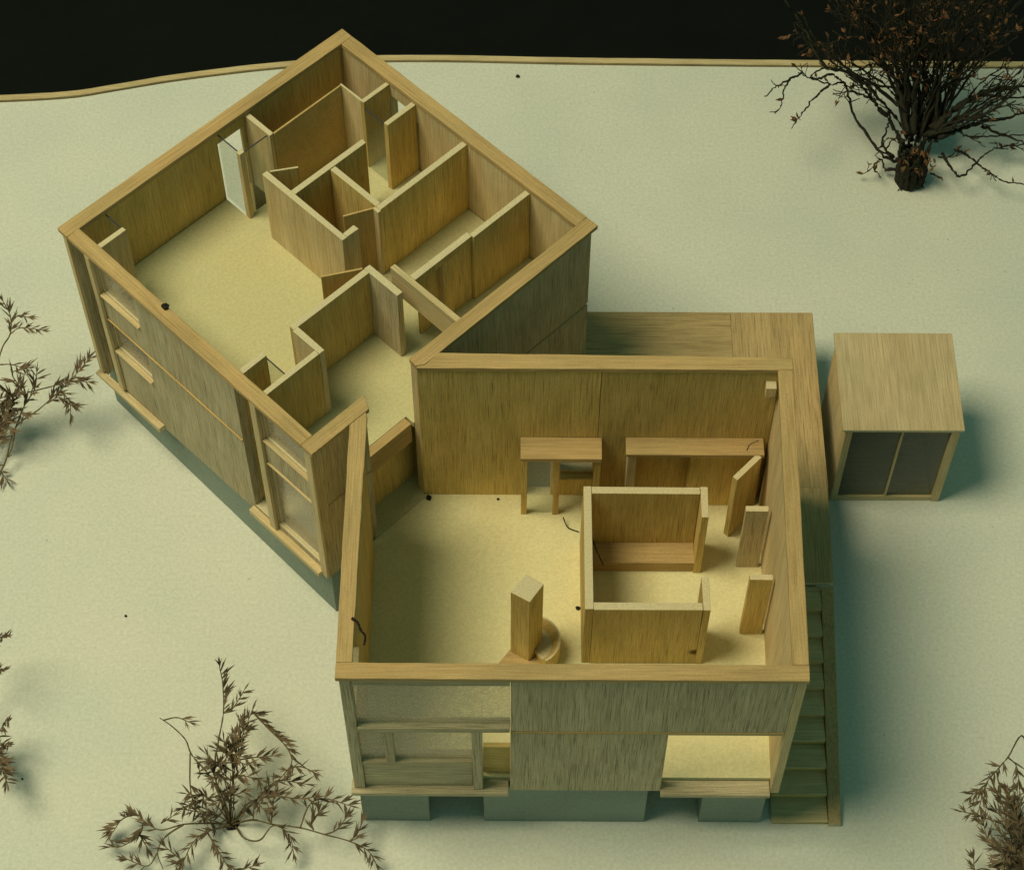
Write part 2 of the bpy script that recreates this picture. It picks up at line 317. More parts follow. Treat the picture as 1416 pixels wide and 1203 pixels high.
# rooms on the upper floor
ZT = 7.75
def P(s0, s1, t0, t1, mat=None, z0=UF+.002, z1=ZT, name='partition', **k):
    return R(name, s0, s1, t0, t1, z0, z1+jit(.012), mat or W['z'], **k)
P(4.70, 4.86, 4.13, 7.06, PALE['z']); P(4.863, 5.23, 4.13, 4.29, PALE['z'])
slab(FR, 'door', (4.90, 6.99), (5.49, 6.60), .05, UF+.01, ZT-.02, W['z'], rear)
P(4.863, 7.22, 6.0, 6.16); P(6.0, 6.17, 4.34, 5.995)
slab(FR, 'door', (5.23, 4.67), (5.99, 4.30), .05, UF+.01, ZT-.02, GOLD['z'], rear)
P(6.0, 8.955, 4.17, 4.333); P(5.90, 5.998, 4.15, 4.333, PALE['z'], name='door_jamb')
P(5.123, 7.02, 2.03, 2.21, z0=7.50, name='lintel'); P(6.08, 7.02, 2.05, 2.20, z1=7.496); P(6.02, 6.077, 2.02, 2.22, PALE['z'], z1=7.49, name='door_jamb')
P(5.30, 6.01, 2.14, 2.19, z1=7.49, name='door'); P(7.023, 8.955, 1.96, 2.12)
P(4.97, 5.12, .36, 2.72, PALE['y'], z0=6.83, name='lintel')
P(2.1, 4.49, 2.97, 3.13); P(4.493, 4.67, 1.98, 3.13, GREY['z']); slab(FR, 'door', (3.60, 3.68), (4.47, 3.16), .05, UF+.01, ZT-.02, GOLD['z'], rear)
P(2.06, 2.22, 2.03, 2.965, PALE['z']); P(.36, 2.055, 2.03, 2.18, PALE['z'] if False else W['z'])
P(.36, 1.16, 2.87, 3.02, z0=2.31); P(.36, 1.21, 8.06, 8.20, PALE['z'], z0=2.31)
free_pane(FR, 1.125, 1.155, 2.19, 2.86, 2.31, 7.66, rear); free_pane(FR, 1.18, 1.21, 8.205, 8.845, 2.31, 7.66, rear)
# strip closet round the far corner, window bays
P(5.655, 5.80, 7.87, 8.845, PALE['z']); P(5.80, 8.06, 7.84, 7.90, GOLD['y']); P(8.06, 8.12, 7.10, 7.90, PALE['z'])
P(8.07, 8.955, 7.005, 7.13); P(7.98, 8.955, 6.03, 6.17)
R('window_post', 4.72, 4.88, 7.91, 8.06, UF, ZT, PALE['z']); free_pane(FR, 4.78, 4.81, 8.065, 8.845, UF+.01, 7.66, rear); free_pane(FR, 4.885, 5.65, 7.96, 7.99, UF+.01, 7.66, rear)
free_pane(FR, 8.08, 8.11, 6.175, 7.0, UF+.01, 7.5, rear)
R('window_frame', 5.50, 5.56, 8.80, 8.845, UF, 7.36, PALE['z'])
# lower storey glimpsed through the opening
R('partition', 1.0, 4.2, .70, .82, 2.31, 5.04, W['z'])

# ---------------------------------------------------------------- front block
front = thing('house_block', (5, 4, 0), 'smaller roofless balsa wood block with a fireplace in its tall open living room', 'model house')
def F(name, x0, x1, y0, y1, z0, z1, mat, **k): return box(FF, name, x0, x1, y0, y1, z0, z1, mat, k.pop('parent', front), **k)
for x0, x1 in ((.15, 1.76), (3.07, 6.94), (8.24, 9.74)): F('stone_base', x0, x1, .16, 3.4, 0, 2.0, M_stone)
F('stone_base', .16, 9.72, 3.42, 7.9, 0, 2.0, M_stone)
JX = (9.95, 10.13)
poly(FF, 'floor', [(.06, .30), (9.80, .30), (9.95, 8.0), (1.6, 8.0), (.32, 6.7), (.06, 6.45)], 2.06, 2.3, M_floor2, front, bevel=0)
# front wall
wall(FF, 'wall_panel', 0, 3.70, 9.76, .05, .29, 5.28, HT, GREY['z'], front)
wall(FF, 'wall_panel', 0, 3.70, 7.20, .05, .29, 2.09, 5.19, GREY['z'], front)
F('joint_strip', 3.71, 9.74, .035, .285, 5.193, 5.277, GOLD['x'], bevel=.004, wob=0)
F('window_ledge', 7.205, 9.72, .06, .285, 5.10, 5.19, GREY['x'], bevel=.005, wob=0)
box(FF, 'window_sill', 7.2, 9.76, -.09, .285, 2.02, 2.19, GREY['x'], front, bevel=.03)
F('corner_post', .07, .32, .04, .29, 2.19, HT, GREY['z'])
wf = F('window_frame', .33, 3.69, .05, .29, 7.50, HT, GREY['x'], bevel=.006)
F('window_ledge', .33, 3.69, .00, .29, 5.30, 5.50, GREY['x'], parent=wf, bevel=.01)
F('mullion', .88, 1.08, .03, .26, 3.66, 5.29, GREY['z'], parent=wf); F('mullion', 2.84, 3.07, .01, .34, 2.19, 5.29, GREY['z'], parent=wf)
F('window_ledge', .33, 2.835, .05, .38, 3.46, 3.64, GREY['x'], parent=wf); F('infill_panel', .33, 2.835, .12, .28, 2.19, 3.455, GREY['x'], parent=wf)
pane(FF, .33, 3.69, .14, .17, 5.51, 7.495, wf); pane(FF, .33, .875, .14, .17, 3.645, 5.295, wf); pane(FF, 1.085, 2.835, .14, .17, 3.645, 5.295, wf)
pane(FF, 3.04, 3.07, .345, .98, 2.31, 5.0, wf, M_clear)
F('partition', 3.075, 3.695, .40, .52, 2.31, 3.70, W['x'])
box(FF, 'window_sill', .0, 3.66, -.10, .285, 2.03, 2.185, GREY['x'], front, bevel=.02)
# left wall, right wall, rear wall
wall(FF, 'wall', 1, .295, 6.30, .05, .29, 2.06, HT, W['z'], front, holes=[(.30, 1.95, 5.6, 7.6)])
pane(FF, .15, .18, .31, 1.945, 5.605, 7.595, front)
poly(FF, 'wall', [(.295, .40), (.40, .40), (.40, .50), (.295, .50)], 2.31, 5.5, W['z'], front) if False else None
wall(FF, 'wall', 1, .045, 8.25, 9.765, 9.97, 2.03, HT, PALE['z'], front, skew=.17)
wall(FF, 'wall_panel', 0, 5.78, 9.92, 8.0, 8.24, 2.06, HT, W['z'], front, holes=[(4.9, 5.72, 3.3, 4.5), (6.9, 6.905, 2, 2.01)])
wall(FF, 'wall_panel', 0, 1.475, 5.77, 8.0, 8.24, 2.06, HT, W['z'], front, holes=[(3.98, 4.66, 2.31, 4.75), (4.80, 5.70, 3.45, 4.75)])
# copings
ff = lambda pts, ax: poly(FF, 'coping', pts, H-CT+jit(.003), H-.002, CAP[ax], front, bevel=.018, worn=.006)
ff([(0, 0), (10.0, 0), (10.01, .38), (0, .38)], 'x')
ff([(0, .383), (.345, .383), (.40, 6.63), (.36, 6.74), (.005, 6.38)], 'y')
ff([(9.655, .383), (10.01, .383), (10.18, 7.962), (9.83, 7.962)], 'y')
ff([(1.478, 7.965), (10.18, 7.965), (10.19, 8.32), (1.97, 8.40), (1.688, 8.066), (1.478, 8.022)], 'x')
F('block', 9.60, 9.835, 7.76, 7.995, 7.12, 7.45, PALE['z'])
# bathroom box in the middle
def Q(x0, x1, y0, y1, mat=None, z0=2.302, z1=5.0, name='partition', **k): return F(name, x0, x1, y0, y1, z0, z1+jit(.01), mat or W['z'], **k)
Q(5.40, 5.60, 3.27, 6.60); Q(5.603, 8.19, 6.39, 6.58); Q(8.193, 8.37, 5.76, 6.60)
M_knot = wood('knotty_balsa', 'z', LO, HI, end=END, knots=[(2.47, 0.0, .60, .17)])
Q(5.603, 8.12, 3.26, 3.45, M_knot); Q(8.123, 8.29, 3.26, 4.16)
Q(5.603, 8.19, 5.80, 6.387, CAP['x'], z1=2.72, name='bench')
slab(FF, 'door', (9.10, 6.80), (9.72, 7.46), .15, 2.31, 4.98, W['z'], front)
Q(9.26, 9.80, 5.93, 6.07, GREY['z']); Q(9.25, 9.78, 4.07, 4.22)
# bays against the rear wall
bay = F('bay_top', 3.90, 5.87, 7.36, 7.99, 4.86, 5.0, CAP['x'])
F('window_post', 3.93, 4.07, 7.42, 7.57, 2.305, 4.856, W['z']); F('window_post', 4.72, 4.87, 7.42, 7.57, 2.305, 4.856, GOLD['z']); F('window_post', 5.70, 5.86, 7.40, 7.99, 2.305, 4.856, W['z'])
pane(FF, 4.073, 4.717, 7.48, 7.51, 2.31, 4.85, front, M_clear)
F('window_ledge', 4.875, 5.695, 7.80, 7.995, 3.30, 3.38, W['x'])
F('niche_top', 6.45, 9.79, 7.50, 7.99, 4.88, 5.0, CAP['x']); F('partition', 6.50, 6.72, 7.53, 7.99, 2.305, 4.876, PALE['z']); F('partition', 8.05, 9.80, 7.72, 7.99, 2.305, 4.876, GOLD['z'] if False else W['z'])
# fireplace
fp = thing('fireplace', (4.1, 3.6, 2.3), 'slim square chimney with a curved hearth on the living room floor', 'fireplace')
poly(FF, 'chimney', [(3.68, 3.50), (4.13, 3.24), (4.45, 3.72), (4.03, 3.98)], 2.31, 5.37, W['z'], fp, bevel=.02)
bm = bmesh.new(); seg = 20; cx, cy = 4.22, 3.52; ring = []
for i in range(seg+1):
    a = math.radians(-62 + 150*i/seg); zt = 3.02
    ring.append([bm.verts.new((r*math.cos(a), r*math.sin(a), z)) for r, z in ((.66, 0), (.66, zt-2.31), (.615, zt-2.31), (.46, .46), (.10, .30), (.10, 0))])
for a, b in zip(ring, ring[1:]):
    for i in range(6): bm.faces.new((a[i], a[(i+1) % 6], b[(i+1) % 6], b[i]))
bm.faces.new(ring[0]); bm.faces.new(ring[-1])
meshobj('hearth_wall', bm, W['z'], fp, Matrix.Translation((cx, cy, 2.31)))
pts = [(3.30, 3.05), (3.72, 3.62), (4.0, 3.9)] + [(cx+.57*math.cos(math.radians(a)), cy+.57*math.sin(math.radians(a))) for a in (60, 30, 0, -30, -60)] + [(3.9, 2.9)]
poly(FF, 'hearth_slab', pts[::-1], 2.303, 2.42, CAP['x'], fp)

# ---------------------------------------------------------------- deck, stairs, shed
deck = thing('deck', (9, 11, 0), 'flat wooden terrace wrapping round the far right corner of the smaller block', 'deck')
box(FF, 'plank', 5.2, 9.55, 8.42, 13.95, 1.93, 2.05, DECKW['x'], deck); box(FF, 'plank', 9.556, 11.76, 8.42, 13.95, 1.93, 2.05, DECKW['y'], deck); 
poly(FF, 'plank', [(10.2, 5.64), (11.69, 5.64), (11.758, 8.415), (10.25, 8.415)], 1.93, 2.05, DECKW['y'], deck)
for x, y in ((11.3, 13.5), (11.2, 9.5), (8.0, 13.5), (11.2, 5.9)): box(FF, 'deck_post', x-.12, x+.12, y-.12, y+.12, .002, 1.925, W['z'], deck)
st = thing('staircase', (10.7, 2.8, 0), 'narrow wooden staircase with a sloping side board, down from the terrace', 'stairs')
n = 9; y1 = 5.60; d = (y1-.12)/n
for i in range(n):
    z = 1.90 - i*(1.90-.16)/(n-1)
    box(FF, 'tread', 10.02, 11.37, y1-(i+1)*d, y1-i*d+.03, z-.09, z, PALE['x'], st); box(FF, 'riser', 10.03, 11.365, y1-(i+1)*d+.01, y1-(i+1)*d+.06, max(z-.22, .005), z-.093, W['x'], st)
bm = bmesh.new()
v = [bm.verts.new((x, y, z)) for x in (0, .30) for y, z in ((0, 0), (0, .14), (5.5, 2.0), (5.5, 0))]
for f in ((0,1,2,3), (4,5,6,7), (0,1,5,4), (1,2,6,5), (2,3,7,6), (3,0,4,7)): bm.faces.new([v[i] for i in f])
meshobj('stringer', bm, DECKW['y'], st, Matrix.Translation((11.385, .07, .003)), .015)
shed = thing('storage_shed', (13.6, 10.8, 0), 'small flat-roofed wooden shed with two dark glass panes, standing apart', 'shed')
def S(name, x0, x1, y0, y1, z0, z1, mat, **k): return box(FF, name, x0, x1, y0, y1, z0, z1, mat, k.pop('parent', shed), **k)
S('roof', 12.03, 15.10, 9.26, 12.28, 3.37, 3.45, SHEDW['y'])
S('wall', 12.12, 12.30, 9.28, 12.22, .003, 3.365, PALE['z']); S('wall', 14.80, 15.02, 9.28, 12.22, .003, 3.365, PALE['z']); S('wall', 12.303, 14.797, 12.04, 12.22, .003, 3.365, W['z'])
S('floor', 12.303, 14.797, 9.47, 12.03, .003, .08, W['x']); wf = S('window_frame', 12.303, 14.797, 9.30, 9.46, .003, .20, PALE['x'])
S('mullion', 13.54, 13.60, 9.31, 9.40, .205, 3.362, PALE['z'], parent=wf)
S('header', 12.303, 14.797, 9.30, 9.42, 3.28, 3.365, PALE['x'], parent=wf)
pane(FF, 12.303, 13.537, 9.36, 9.385, .205, 3.275, wf, M_dark); pane(FF, 13.603, 14.797, 9.36, 9.385, .205, 3.275, wf, M_dark)

# ---------------------------------------------------------------- dried plants
PL = {
'S1': [
  [[(-3.082, 0.033, 0.0), (-3.459, 1.061, 0.52), (-3.371, 1.711, 1.04), (-3.23, 2.239, 1.56), (-3.23, 2.762, 2.08), (-3.27, 2.98, 2.6)], 0.68, 1, 0.38],
  [[(-3.179, 2.076, 1.9), (-2.997, 2.088, 2.0), (-2.84, 2.278, 2.1), (-2.687, 2.527, 2.2)], 0.3, 0, 0.3],
  [[(-3.055, 0.033, 0.0), (-2.98, 0.837, 0.767), (-2.781, 1.427, 1.533), (-2.446, 1.947, 2.3)], 0.45, 0, 0.42],
  [[(-2.446, 1.947, 2.3), (-2.091, 1.611, 2.15), (-1.652, 1.218, 2.0), (-1.477, 0.941, 1.85), (-1.517, 0.777, 1.7)], 0.05, -1, 0.38],
  [[(-1.517, 0.777, 1.7), (-1.23, 0.802, 1.65), (-0.934, 0.682, 1.6)], 0.1, 0, 0.28],
  [[(-1.517, 0.777, 1.7), (-1.718, 0.657, 1.45), (-2.095, 0.362, 1.2)], 0.0, 0, 0.34],
  [[(-3.055, 0.033, 0.0), (-2.48, 0.353, 0.55), (-2.107, 0.406, 1.1), (-1.853, 0.674, 1.15), (-1.199, 0.569, 1.2)], 0.55, 0, 0.38],
  [[(-3.082, 0.033, 0.0), (-3.528, 1.014, 0.36), (-4.017, 1.498, 0.72), (-4.157, 1.747, 1.08), (-4.453, 1.932, 1.44), (-4.707, 1.984, 1.8)], -1, 0, 0.4],
  [[(-4.62, 1.926, 1.8), (-4.313, 2.022, 1.75), (-4.015, 1.93, 1.7)], 0.7, 0, 0.32],
  [[(-3.965, 1.247, 1.4), (-3.932, 0.481, 1.033), (-3.732, 0.007, 0.667), (-3.23, -0.065, 0.3)], 0.35, 0, 0.36],
  [[(-3.041, -0.009, 0.1), (-3.536, -0.117, 0.42), (-4.073, -0.284, 0.74), (-4.565, -0.496, 0.9), (-4.901, -0.327, 0.9), (-5.164, -0.101, 0.9)], 0.75, 0, 0.38],
  [[(-5.164, -0.101, 0.9), (-5.538, -0.133, 0.7), (-5.782, -0.394, 0.5)], 0.0, 1, 0.4],
  [[(-5.026, -0.286, 0.8), (-5.096, -0.529, 0.7), (-5.486, -0.774, 0.6), (-5.769, -0.763, 0.5)], 0.1, 1, 0.42],
  [[(-5.115, -0.488, 0.6), (-4.931, -0.746, 0.4)], 0.0, 0, 0.36],
  [[(-4.582, -0.325, 0.9), (-4.331, -0.153, 0.9)], 0.0, 0, 0.34],
  [[(-4.063, -0.309, 0.8), (-4.483, -0.569, 0.667), (-4.655, -0.911, 0.533), (-4.505, -1.278, 0.4)], -1, 0, 0.4],
  [[(-4.661, -0.898, 0.5), (-4.868, -1.236, 0.5), (-5.363, -1.071, 0.5)], 0.5, 0, 0.36],
  [[(-2.986, -0.009, 0.1), (-2.47, -0.01, 0.386), (-1.943, -0.242, 0.671), (-1.265, -0.442, 0.957), (-0.666, -0.632, 1.014), (-0.089, -0.727, 0.843), (0.333, -0.88, 0.671), (0.52, -1.119, 0.5)], 0.8, 0, 0.36],
  [[(-0.677, -0.585, 0.9), (-0.417, -0.47, 0.9), (-0.167, -0.127, 0.9)], 0.3, 0, 0.36],
  [[(-0.092, -0.709, 0.8), (0.063, -0.559, 0.85), (0.188, -0.296, 0.9)], 0.2, 0, 0.36],
  [[(-1.261, -0.46, 1.0), (-1.071, 0.068, 1.1), (-0.697, 0.199, 1.2), (-0.121, -0.012, 1.3)], 0.3, 0, 0.38],
  [[(-0.939, -0.515, 1.0), (-1.0, -0.309, 1.05), (-0.821, -0.102, 1.1)], 0.0, 0, 0.4],
  [[(-2.944, 0.005, 0.0), (-2.65, -0.476, 0.4), (-2.22, -0.694, 0.8), (-1.911, -0.374, 0.92), (-1.542, -0.532, 0.76), (-1.425, -0.918, 0.6)], 0.72, 0, 0.34],
  [[(-3.052, 0.004, 0.0), (-3.553, -0.394, 0.533), (-3.823, -0.748, 0.7), (-4.028, -1.119, 0.5)], 0.3, 0, 0.38],
  [[(-4.028, -1.119, 0.5), (-4.471, -0.796, 0.6)], 0.0, 0, 0.36],
  [[(-3.563, -0.323, 0.5), (-3.191, -0.902, 0.533), (-2.832, -1.362, 0.567), (-2.359, -1.261, 0.6)], 0.15, 0, 0.36],
  [[(-4.028, -1.119, 0.5), (-4.17, -1.316, 0.5), (-3.627, -1.452, 0.5)], 0.0, 0, 0.4],
  [[(-3.0, 0.033, 0.0), (-2.574, 0.309, 0.65), (-1.915, 0.205, 1.3), (-1.379, 0.151, 1.3), (-1.008, 0.182, 1.3)], 0.45, 0, 0.38],
  [[(-1.981, -0.296, 0.8), (-1.94, 0.163, 1.0), (-1.877, 0.306, 1.2)], 0.0, 0, 0.3],
  [[(-2.442, -0.1, 0.6), (-2.393, 0.246, 0.8), (-2.142, -0.011, 1.0)], 0.1, 0, 0.4],
  [[(-3.217, 0.927, 1.6), (-3.378, 0.948, 1.598), (-3.599, 1.014, 1.595)], 0.1, 0, 0.34],
  [[(-2.954, 1.116, 1.7), (-3.084, 1.221, 1.746), (-2.959, 1.307, 1.791)], 0.1, 0, 0.34],
  [[(-3.648, 0.469, 0.8), (-3.697, 0.416, 0.805), (-4.023, 0.463, 0.809)], 0.1, 0, 0.34],
  [[(-2.954, 1.116, 1.7), (-2.508, 0.941, 1.865), (-1.895, 0.914, 2.029)], 0.1, 0, 0.34],
  [[(-3.41, 0.052, 0.7), (-3.707, -0.037, 0.926), (-3.985, -0.087, 1.152)], 0.1, 0, 0.34],
  [[(-2.954, 1.116, 1.7), (-3.063, 1.068, 1.862), (-3.092, 1.285, 2.024)], 0.1, 0, 0.34],
  [[(-3.389, 0.785, 1.4), (-3.631, 0.645, 1.568), (-3.661, 0.69, 1.736)], 0.1, 0, 0.34],
  [[(-2.954, 1.116, 1.7), (-2.659, 0.859, 1.723), (-2.393, 0.808, 1.747)], 0.1, 0, 0.34],
  [[(-2.954, 1.116, 1.7), (-2.694, 1.645, 1.869), (-2.656, 1.895, 2.038)], 0.1, 0, 0.34],
  [[(-3.41, 0.052, 0.7), (-3.86, 0.218, 0.753), (-4.1, 0.117, 0.807)], 0.1, 0, 0.34],
  [[(-3.217, 0.927, 1.6), (-3.286, 0.865, 1.762), (-3.507, 1.01, 1.923)], 0.1, 0, 0.34],
  [[(-2.954, 1.116, 1.7), (-2.883, 1.553, 1.693), (-2.755, 2.003, 1.686)], 0.1, 0, 0.34],
  [[(-2.972, 0.645, 1.2), (-2.677, 0.701, 1.341), (-2.186, 0.525, 1.481)], 0.1, 0, 0.34],
  [[(-3.217, 0.927, 1.6), (-3.19, 0.624, 1.627), (-3.331, 0.442, 1.654)], 0.1, 0, 0.34],
  [[(-2.972, 0.645, 1.2), (-3.177, 0.831, 1.215), (-3.2, 0.862, 1.23)], 0.1, 0, 0.34],
  [[(-2.972, 0.645, 1.2), (-2.874, 0.753, 1.165), (-2.785, 0.909, 1.131)], 0.1, 0, 0.34],
  [[(-3.648, 0.469, 0.8), (-3.624, 0.245, 0.862), (-3.512, 0.301, 0.923)], 0.1, 0, 0.34],
  [[(-3.648, 0.469, 0.8), (-3.739, 0.411, 0.927), (-3.808, 0.185, 1.053)], 0.1, 0, 0.34],
  [[(-3.217, 0.927, 1.6), (-3.136, 0.881, 1.669), (-3.046, 0.982, 1.737)], 0.1, 0, 0.34],
  [[(-2.954, 1.116, 1.7), (-3.025, 1.063, 1.799), (-3.254, 1.139, 1.899)], 0.1, 0, 0.34],
  [[(-2.954, 1.116, 1.7), (-2.83, 1.4, 1.719), (-2.877, 1.565, 1.739)], 0.1, 0, 0.34],
  [[(-3.389, 0.785, 1.4), (-3.262, 0.97, 1.475), (-3.385, 0.949, 1.55)], 0.1, 0, 0.34],
  [[(-3.188, 0.385, 1.0), (-3.02, 0.386, 1.107), (-2.947, 0.35, 1.214)], 0.1, 0, 0.34],
  [[(-3.188, 0.385, 1.0), (-2.918, 0.326, 1.071), (-2.637, 0.384, 1.142)], 0.1, 0, 0.34],
  [[(-3.41, 0.052, 0.7), (-3.497, -0.06, 0.771), (-3.588, -0.181, 0.843)], 0.1, 0, 0.34],
  [[(-2.93, 0.243, 0.8), (-3.01, 0.262, 0.936), (-3.266, 0.123, 1.073)], 0.1, 0, 0.34],
  [[(-3.063, 0.033, 0.0), (-3.086, 0.212, 0.5), (-3.188, 0.385, 1.0)], 0.75, 0, 0.3],
  [[(-3.013, 0.033, 0.0), (-3.195, 0.414, 0.7), (-3.389, 0.785, 1.4)], 0.75, 0, 0.3],
  [[(-3.097, 0.033, 0.0), (-3.021, 0.343, 0.6), (-2.972, 0.645, 1.2)], 0.75, 0, 0.3],
  [[(-3.036, 0.033, 0.0), (-2.91, 0.14, 0.4), (-2.93, 0.243, 0.8)], 0.75, 0, 0.3],
  [[(-3.042, 0.033, 0.0), (-3.07, 0.487, 0.8), (-3.217, 0.927, 1.6)], 0.75, 0, 0.3],
  [[(-3.097, 0.033, 0.0), (-2.749, 0.033, 0.45), (-2.636, 0.029, 0.9)], 0.75, 0, 0.3],
  [[(-3.035, 0.033, 0.0), (-3.211, 0.044, 0.35), (-3.41, 0.052, 0.7)], 0.75, 0, 0.3],
  [[(-3.02, 0.033, 0.0), (-2.922, 0.582, 0.85), (-2.954, 1.116, 1.7)], 0.75, 0, 0.3],
  [[(-3.089, 0.033, 0.0), (-3.285, 0.253, 0.4), (-3.648, 0.469, 0.8)], 0.75, 0, 0.3]],
'S2': [
  [[(-10.251, 9.486, 0.0), (-9.798, 9.986, 0.433), (-9.533, 10.872, 0.867), (-8.867, 11.175, 1.3), (-8.284, 11.474, 1.733), (-7.806, 11.702, 2.167), (-7.387, 11.958, 2.6)], 0.66, 0, 0.4],
  [[(-9.524, 10.85, 0.9), (-9.235, 11.236, 1.4), (-8.895, 11.421, 1.9), (-8.771, 11.599, 2.4)], 0.35, 0, 0.42],
  [[(-9.159, 11.363, 1.6), (-9.333, 11.526, 1.933), (-9.451, 11.687, 2.267), (-9.0, 11.588, 2.6)], 0.2, 0, 0.42],
  [[(-10.251, 9.486, 0.0), (-10.043, 10.361, 0.55), (-9.701, 11.042, 1.1), (-9.523, 11.326, 1.65), (-9.615, 11.211, 2.2)], 0.35, 0, 0.42],
  [[(-10.251, 9.486, 0.0), (-10.045, 10.545, 0.667), (-9.687, 11.278, 1.333), (-9.243, 11.351, 2.0)], 0.4, 0, 0.42],
  [[(-10.186, 9.806, 0.0), (-10.117, 10.674, 0.667), (-9.976, 11.407, 1.333), (-9.325, 11.155, 2.0)], 0.4, 0, 0.42],
  [[(-10.124, 10.774, 1.5), (-9.956, 12.517, 1.925), (-9.649, 12.882, 2.35), (-9.606, 13.175, 2.775), (-9.731, 13.328, 3.2)], 0.72, 0, 0.36],
  [[(-9.489, 12.486, 2.9), (-9.247, 12.686, 2.9), (-8.702, 12.624, 2.9)], 0.3, 0, 0.34],
  [[(-9.504, 12.744, 3.0), (-9.324, 13.012, 3.0), (-9.047, 12.947, 3.0)], 0.3, 0, 0.3],
  [[(-9.071, 11.391, 1.8), (-8.414, 11.5, 1.933), (-7.969, 11.574, 2.067), (-7.449, 11.453, 2.2)], 0.4, 0, 0.38],
  [[(-8.189, 11.225, 2.1), (-7.934, 11.038, 1.9), (-7.904, 10.72, 1.7)], 0.1, 0, 0.36],
  [[(-8.515, 10.969, 1.9), (-8.23, 11.2, 1.85), (-7.89, 10.976, 1.8)], 0.1, 0, 0.4],
  [[(-9.74, 11.784, 2.5), (-9.419, 11.786, 2.5), (-9.081, 11.658, 2.5)], 0.5, 0, 0.3],
  [[(-9.836, 10.07, 0.3), (-10.004, 10.036, 0.25), (-9.749, 9.684, 0.2)], 0.2, 0, 0.4],
  [[(-9.524, 10.85, 0.9), (-9.565, 10.354, 0.767), (-9.668, 10.117, 0.633), (-9.633, 10.267, 0.5)], -1, 0, 0.4],
  [[(-10.251, 9.486, 0.0), (-10.112, 11.087, 0.433), (-9.94, 11.261, 0.867), (-9.538, 10.523, 1.3)], 0.4, 0, 0.42],
  [[(-10.251, 9.486, 0.0), (-10.302, 11.415, 0.533), (-9.872, 11.456, 1.067), (-9.137, 10.779, 1.6)], 0.4, 0, 0.42]],
'S3': [
  [[(-9.267, 0.83, 0.0), (-8.906, 1.547, 0.533), (-8.682, 1.972, 1.067), (-8.378, 1.96, 1.6)], 0.5, 0, 0.34],
  [[(-9.267, 0.83, 0.0), (-8.981, 1.305, 0.433), (-8.682, 1.682, 0.867), (-8.354, 1.507, 1.3)], 0.4, 0, 0.36],
  [[(-9.267, 0.83, 0.0), (-9.021, 1.592, 0.433), (-8.63, 1.301, 0.867), (-8.261, 0.5, 1.3)], 0.45, 0, 0.42],
  [[(-9.267, 0.83, 0.0), (-9.074, 1.829, 0.333), (-8.756, 1.296, 0.667), (-8.456, 0.865, 1.0)], 0.4, 0, 0.42],
  [[(-9.267, 0.83, 0.0), (-9.313, 2.368, 0.833), (-9.095, 3.918, 1.667), (-8.447, 3.784, 2.5)], 0.7, 0, 0.3],
  [[(-9.267, 0.83, 0.0), (-9.161, 2.938, 0.667), (-8.912, 3.397, 1.333), (-8.586, 3.112, 2.0)], 0.7, 0, 0.3]],
'S4': [
  [[(16.457, -1.445, 0.0), (16.269, 0.365, 0.8), (16.003, 1.707, 1.6), (15.35, 0.815, 2.4), (15.108, 0.593, 2.133), (14.881, 0.37, 1.867), (14.716, -0.125, 1.6)], 0.8, 0, 0.34],
  [[(14.912, 0.4, 1.8), (14.735, 0.284, 1.75), (14.538, 0.135, 1.7)], 0.2, 0, 0.32],
  [[(15.4, 0.906, 2.2), (15.614, 0.736, 2.05), (15.644, 0.224, 1.9)], 0.2, 0, 0.36],
  [[(15.141, 0.653, 2.0), (15.188, 0.357, 1.9), (15.377, 0.199, 1.8), (15.558, -0.028, 1.7)], 0.3, 0, 0.36],
  [[(16.457, -1.445, 0.0), (15.95, -0.391, 0.56), (15.471, -0.39, 1.12), (15.044, -0.341, 1.4), (14.649, -0.209, 1.4), (14.313, -0.11, 1.4)], 0.82, 0, 0.3],
  [[(16.457, -1.445, 0.0), (15.723, -0.72, 0.45), (15.294, -0.905, 0.9), (14.973, -0.7, 1.05), (14.866, -0.292, 1.2)], 0.45, 0, 0.34],
  [[(16.457, -1.445, 0.0), (15.384, -1.214, 0.25), (14.895, -1.182, 0.5), (14.677, -1.256, 0.6), (14.657, -0.996, 0.7)], 0.8, 0, 0.32],
  [[(16.457, -1.445, 0.0), (15.988, -1.573, 1.076), (15.688, -1.361, 1.614), (15.488, -1.149, 1.614)], 0.4, 0, 0.36],
  [[(16.457, -1.445, 0.0), (15.791, -1.181, 1.194), (15.12, -0.859, 1.791), (14.968, -0.575, 1.791)], 0.4, 0, 0.36],
  [[(16.457, -1.445, 0.0), (16.053, -0.625, 0.543), (15.735, -0.001, 0.814), (15.692, 0.372, 0.814)], 0.4, 0, 0.36],
  [[(16.457, -1.445, 0.0), (15.818, -1.485, 1.118), (15.226, -1.625, 1.677), (15.103, -1.583, 1.677)], 0.4, 0, 0.36],
  [[(16.457, -1.445, 0.0), (15.882, -0.662, 0.687), (15.754, 0.109, 1.03), (15.816, 0.572, 1.03)], 0.4, 0, 0.36],
  [[(16.457, -1.445, 0.0), (15.984, -1.675, 0.929), (15.883, -1.528, 1.393), (15.842, -1.363, 1.393)], 0.4, 0, 0.36],
  [[(16.457, -1.445, 0.0), (15.693, -1.859, 1.189), (15.144, -1.819, 1.783), (15.0, -1.683, 1.783)], 0.4, 0, 0.36],
  [[(16.457, -1.445, 0.0), (15.833, -0.41, 0.754), (15.621, 0.096, 1.131), (15.532, 0.43, 1.131)], 0.4, 0, 0.36],
  [[(16.457, -1.445, 0.0), (15.552, -1.273, 1.134), (15.071, -1.193, 1.7), (14.906, -1.038, 1.7)], 0.4, 0, 0.36],
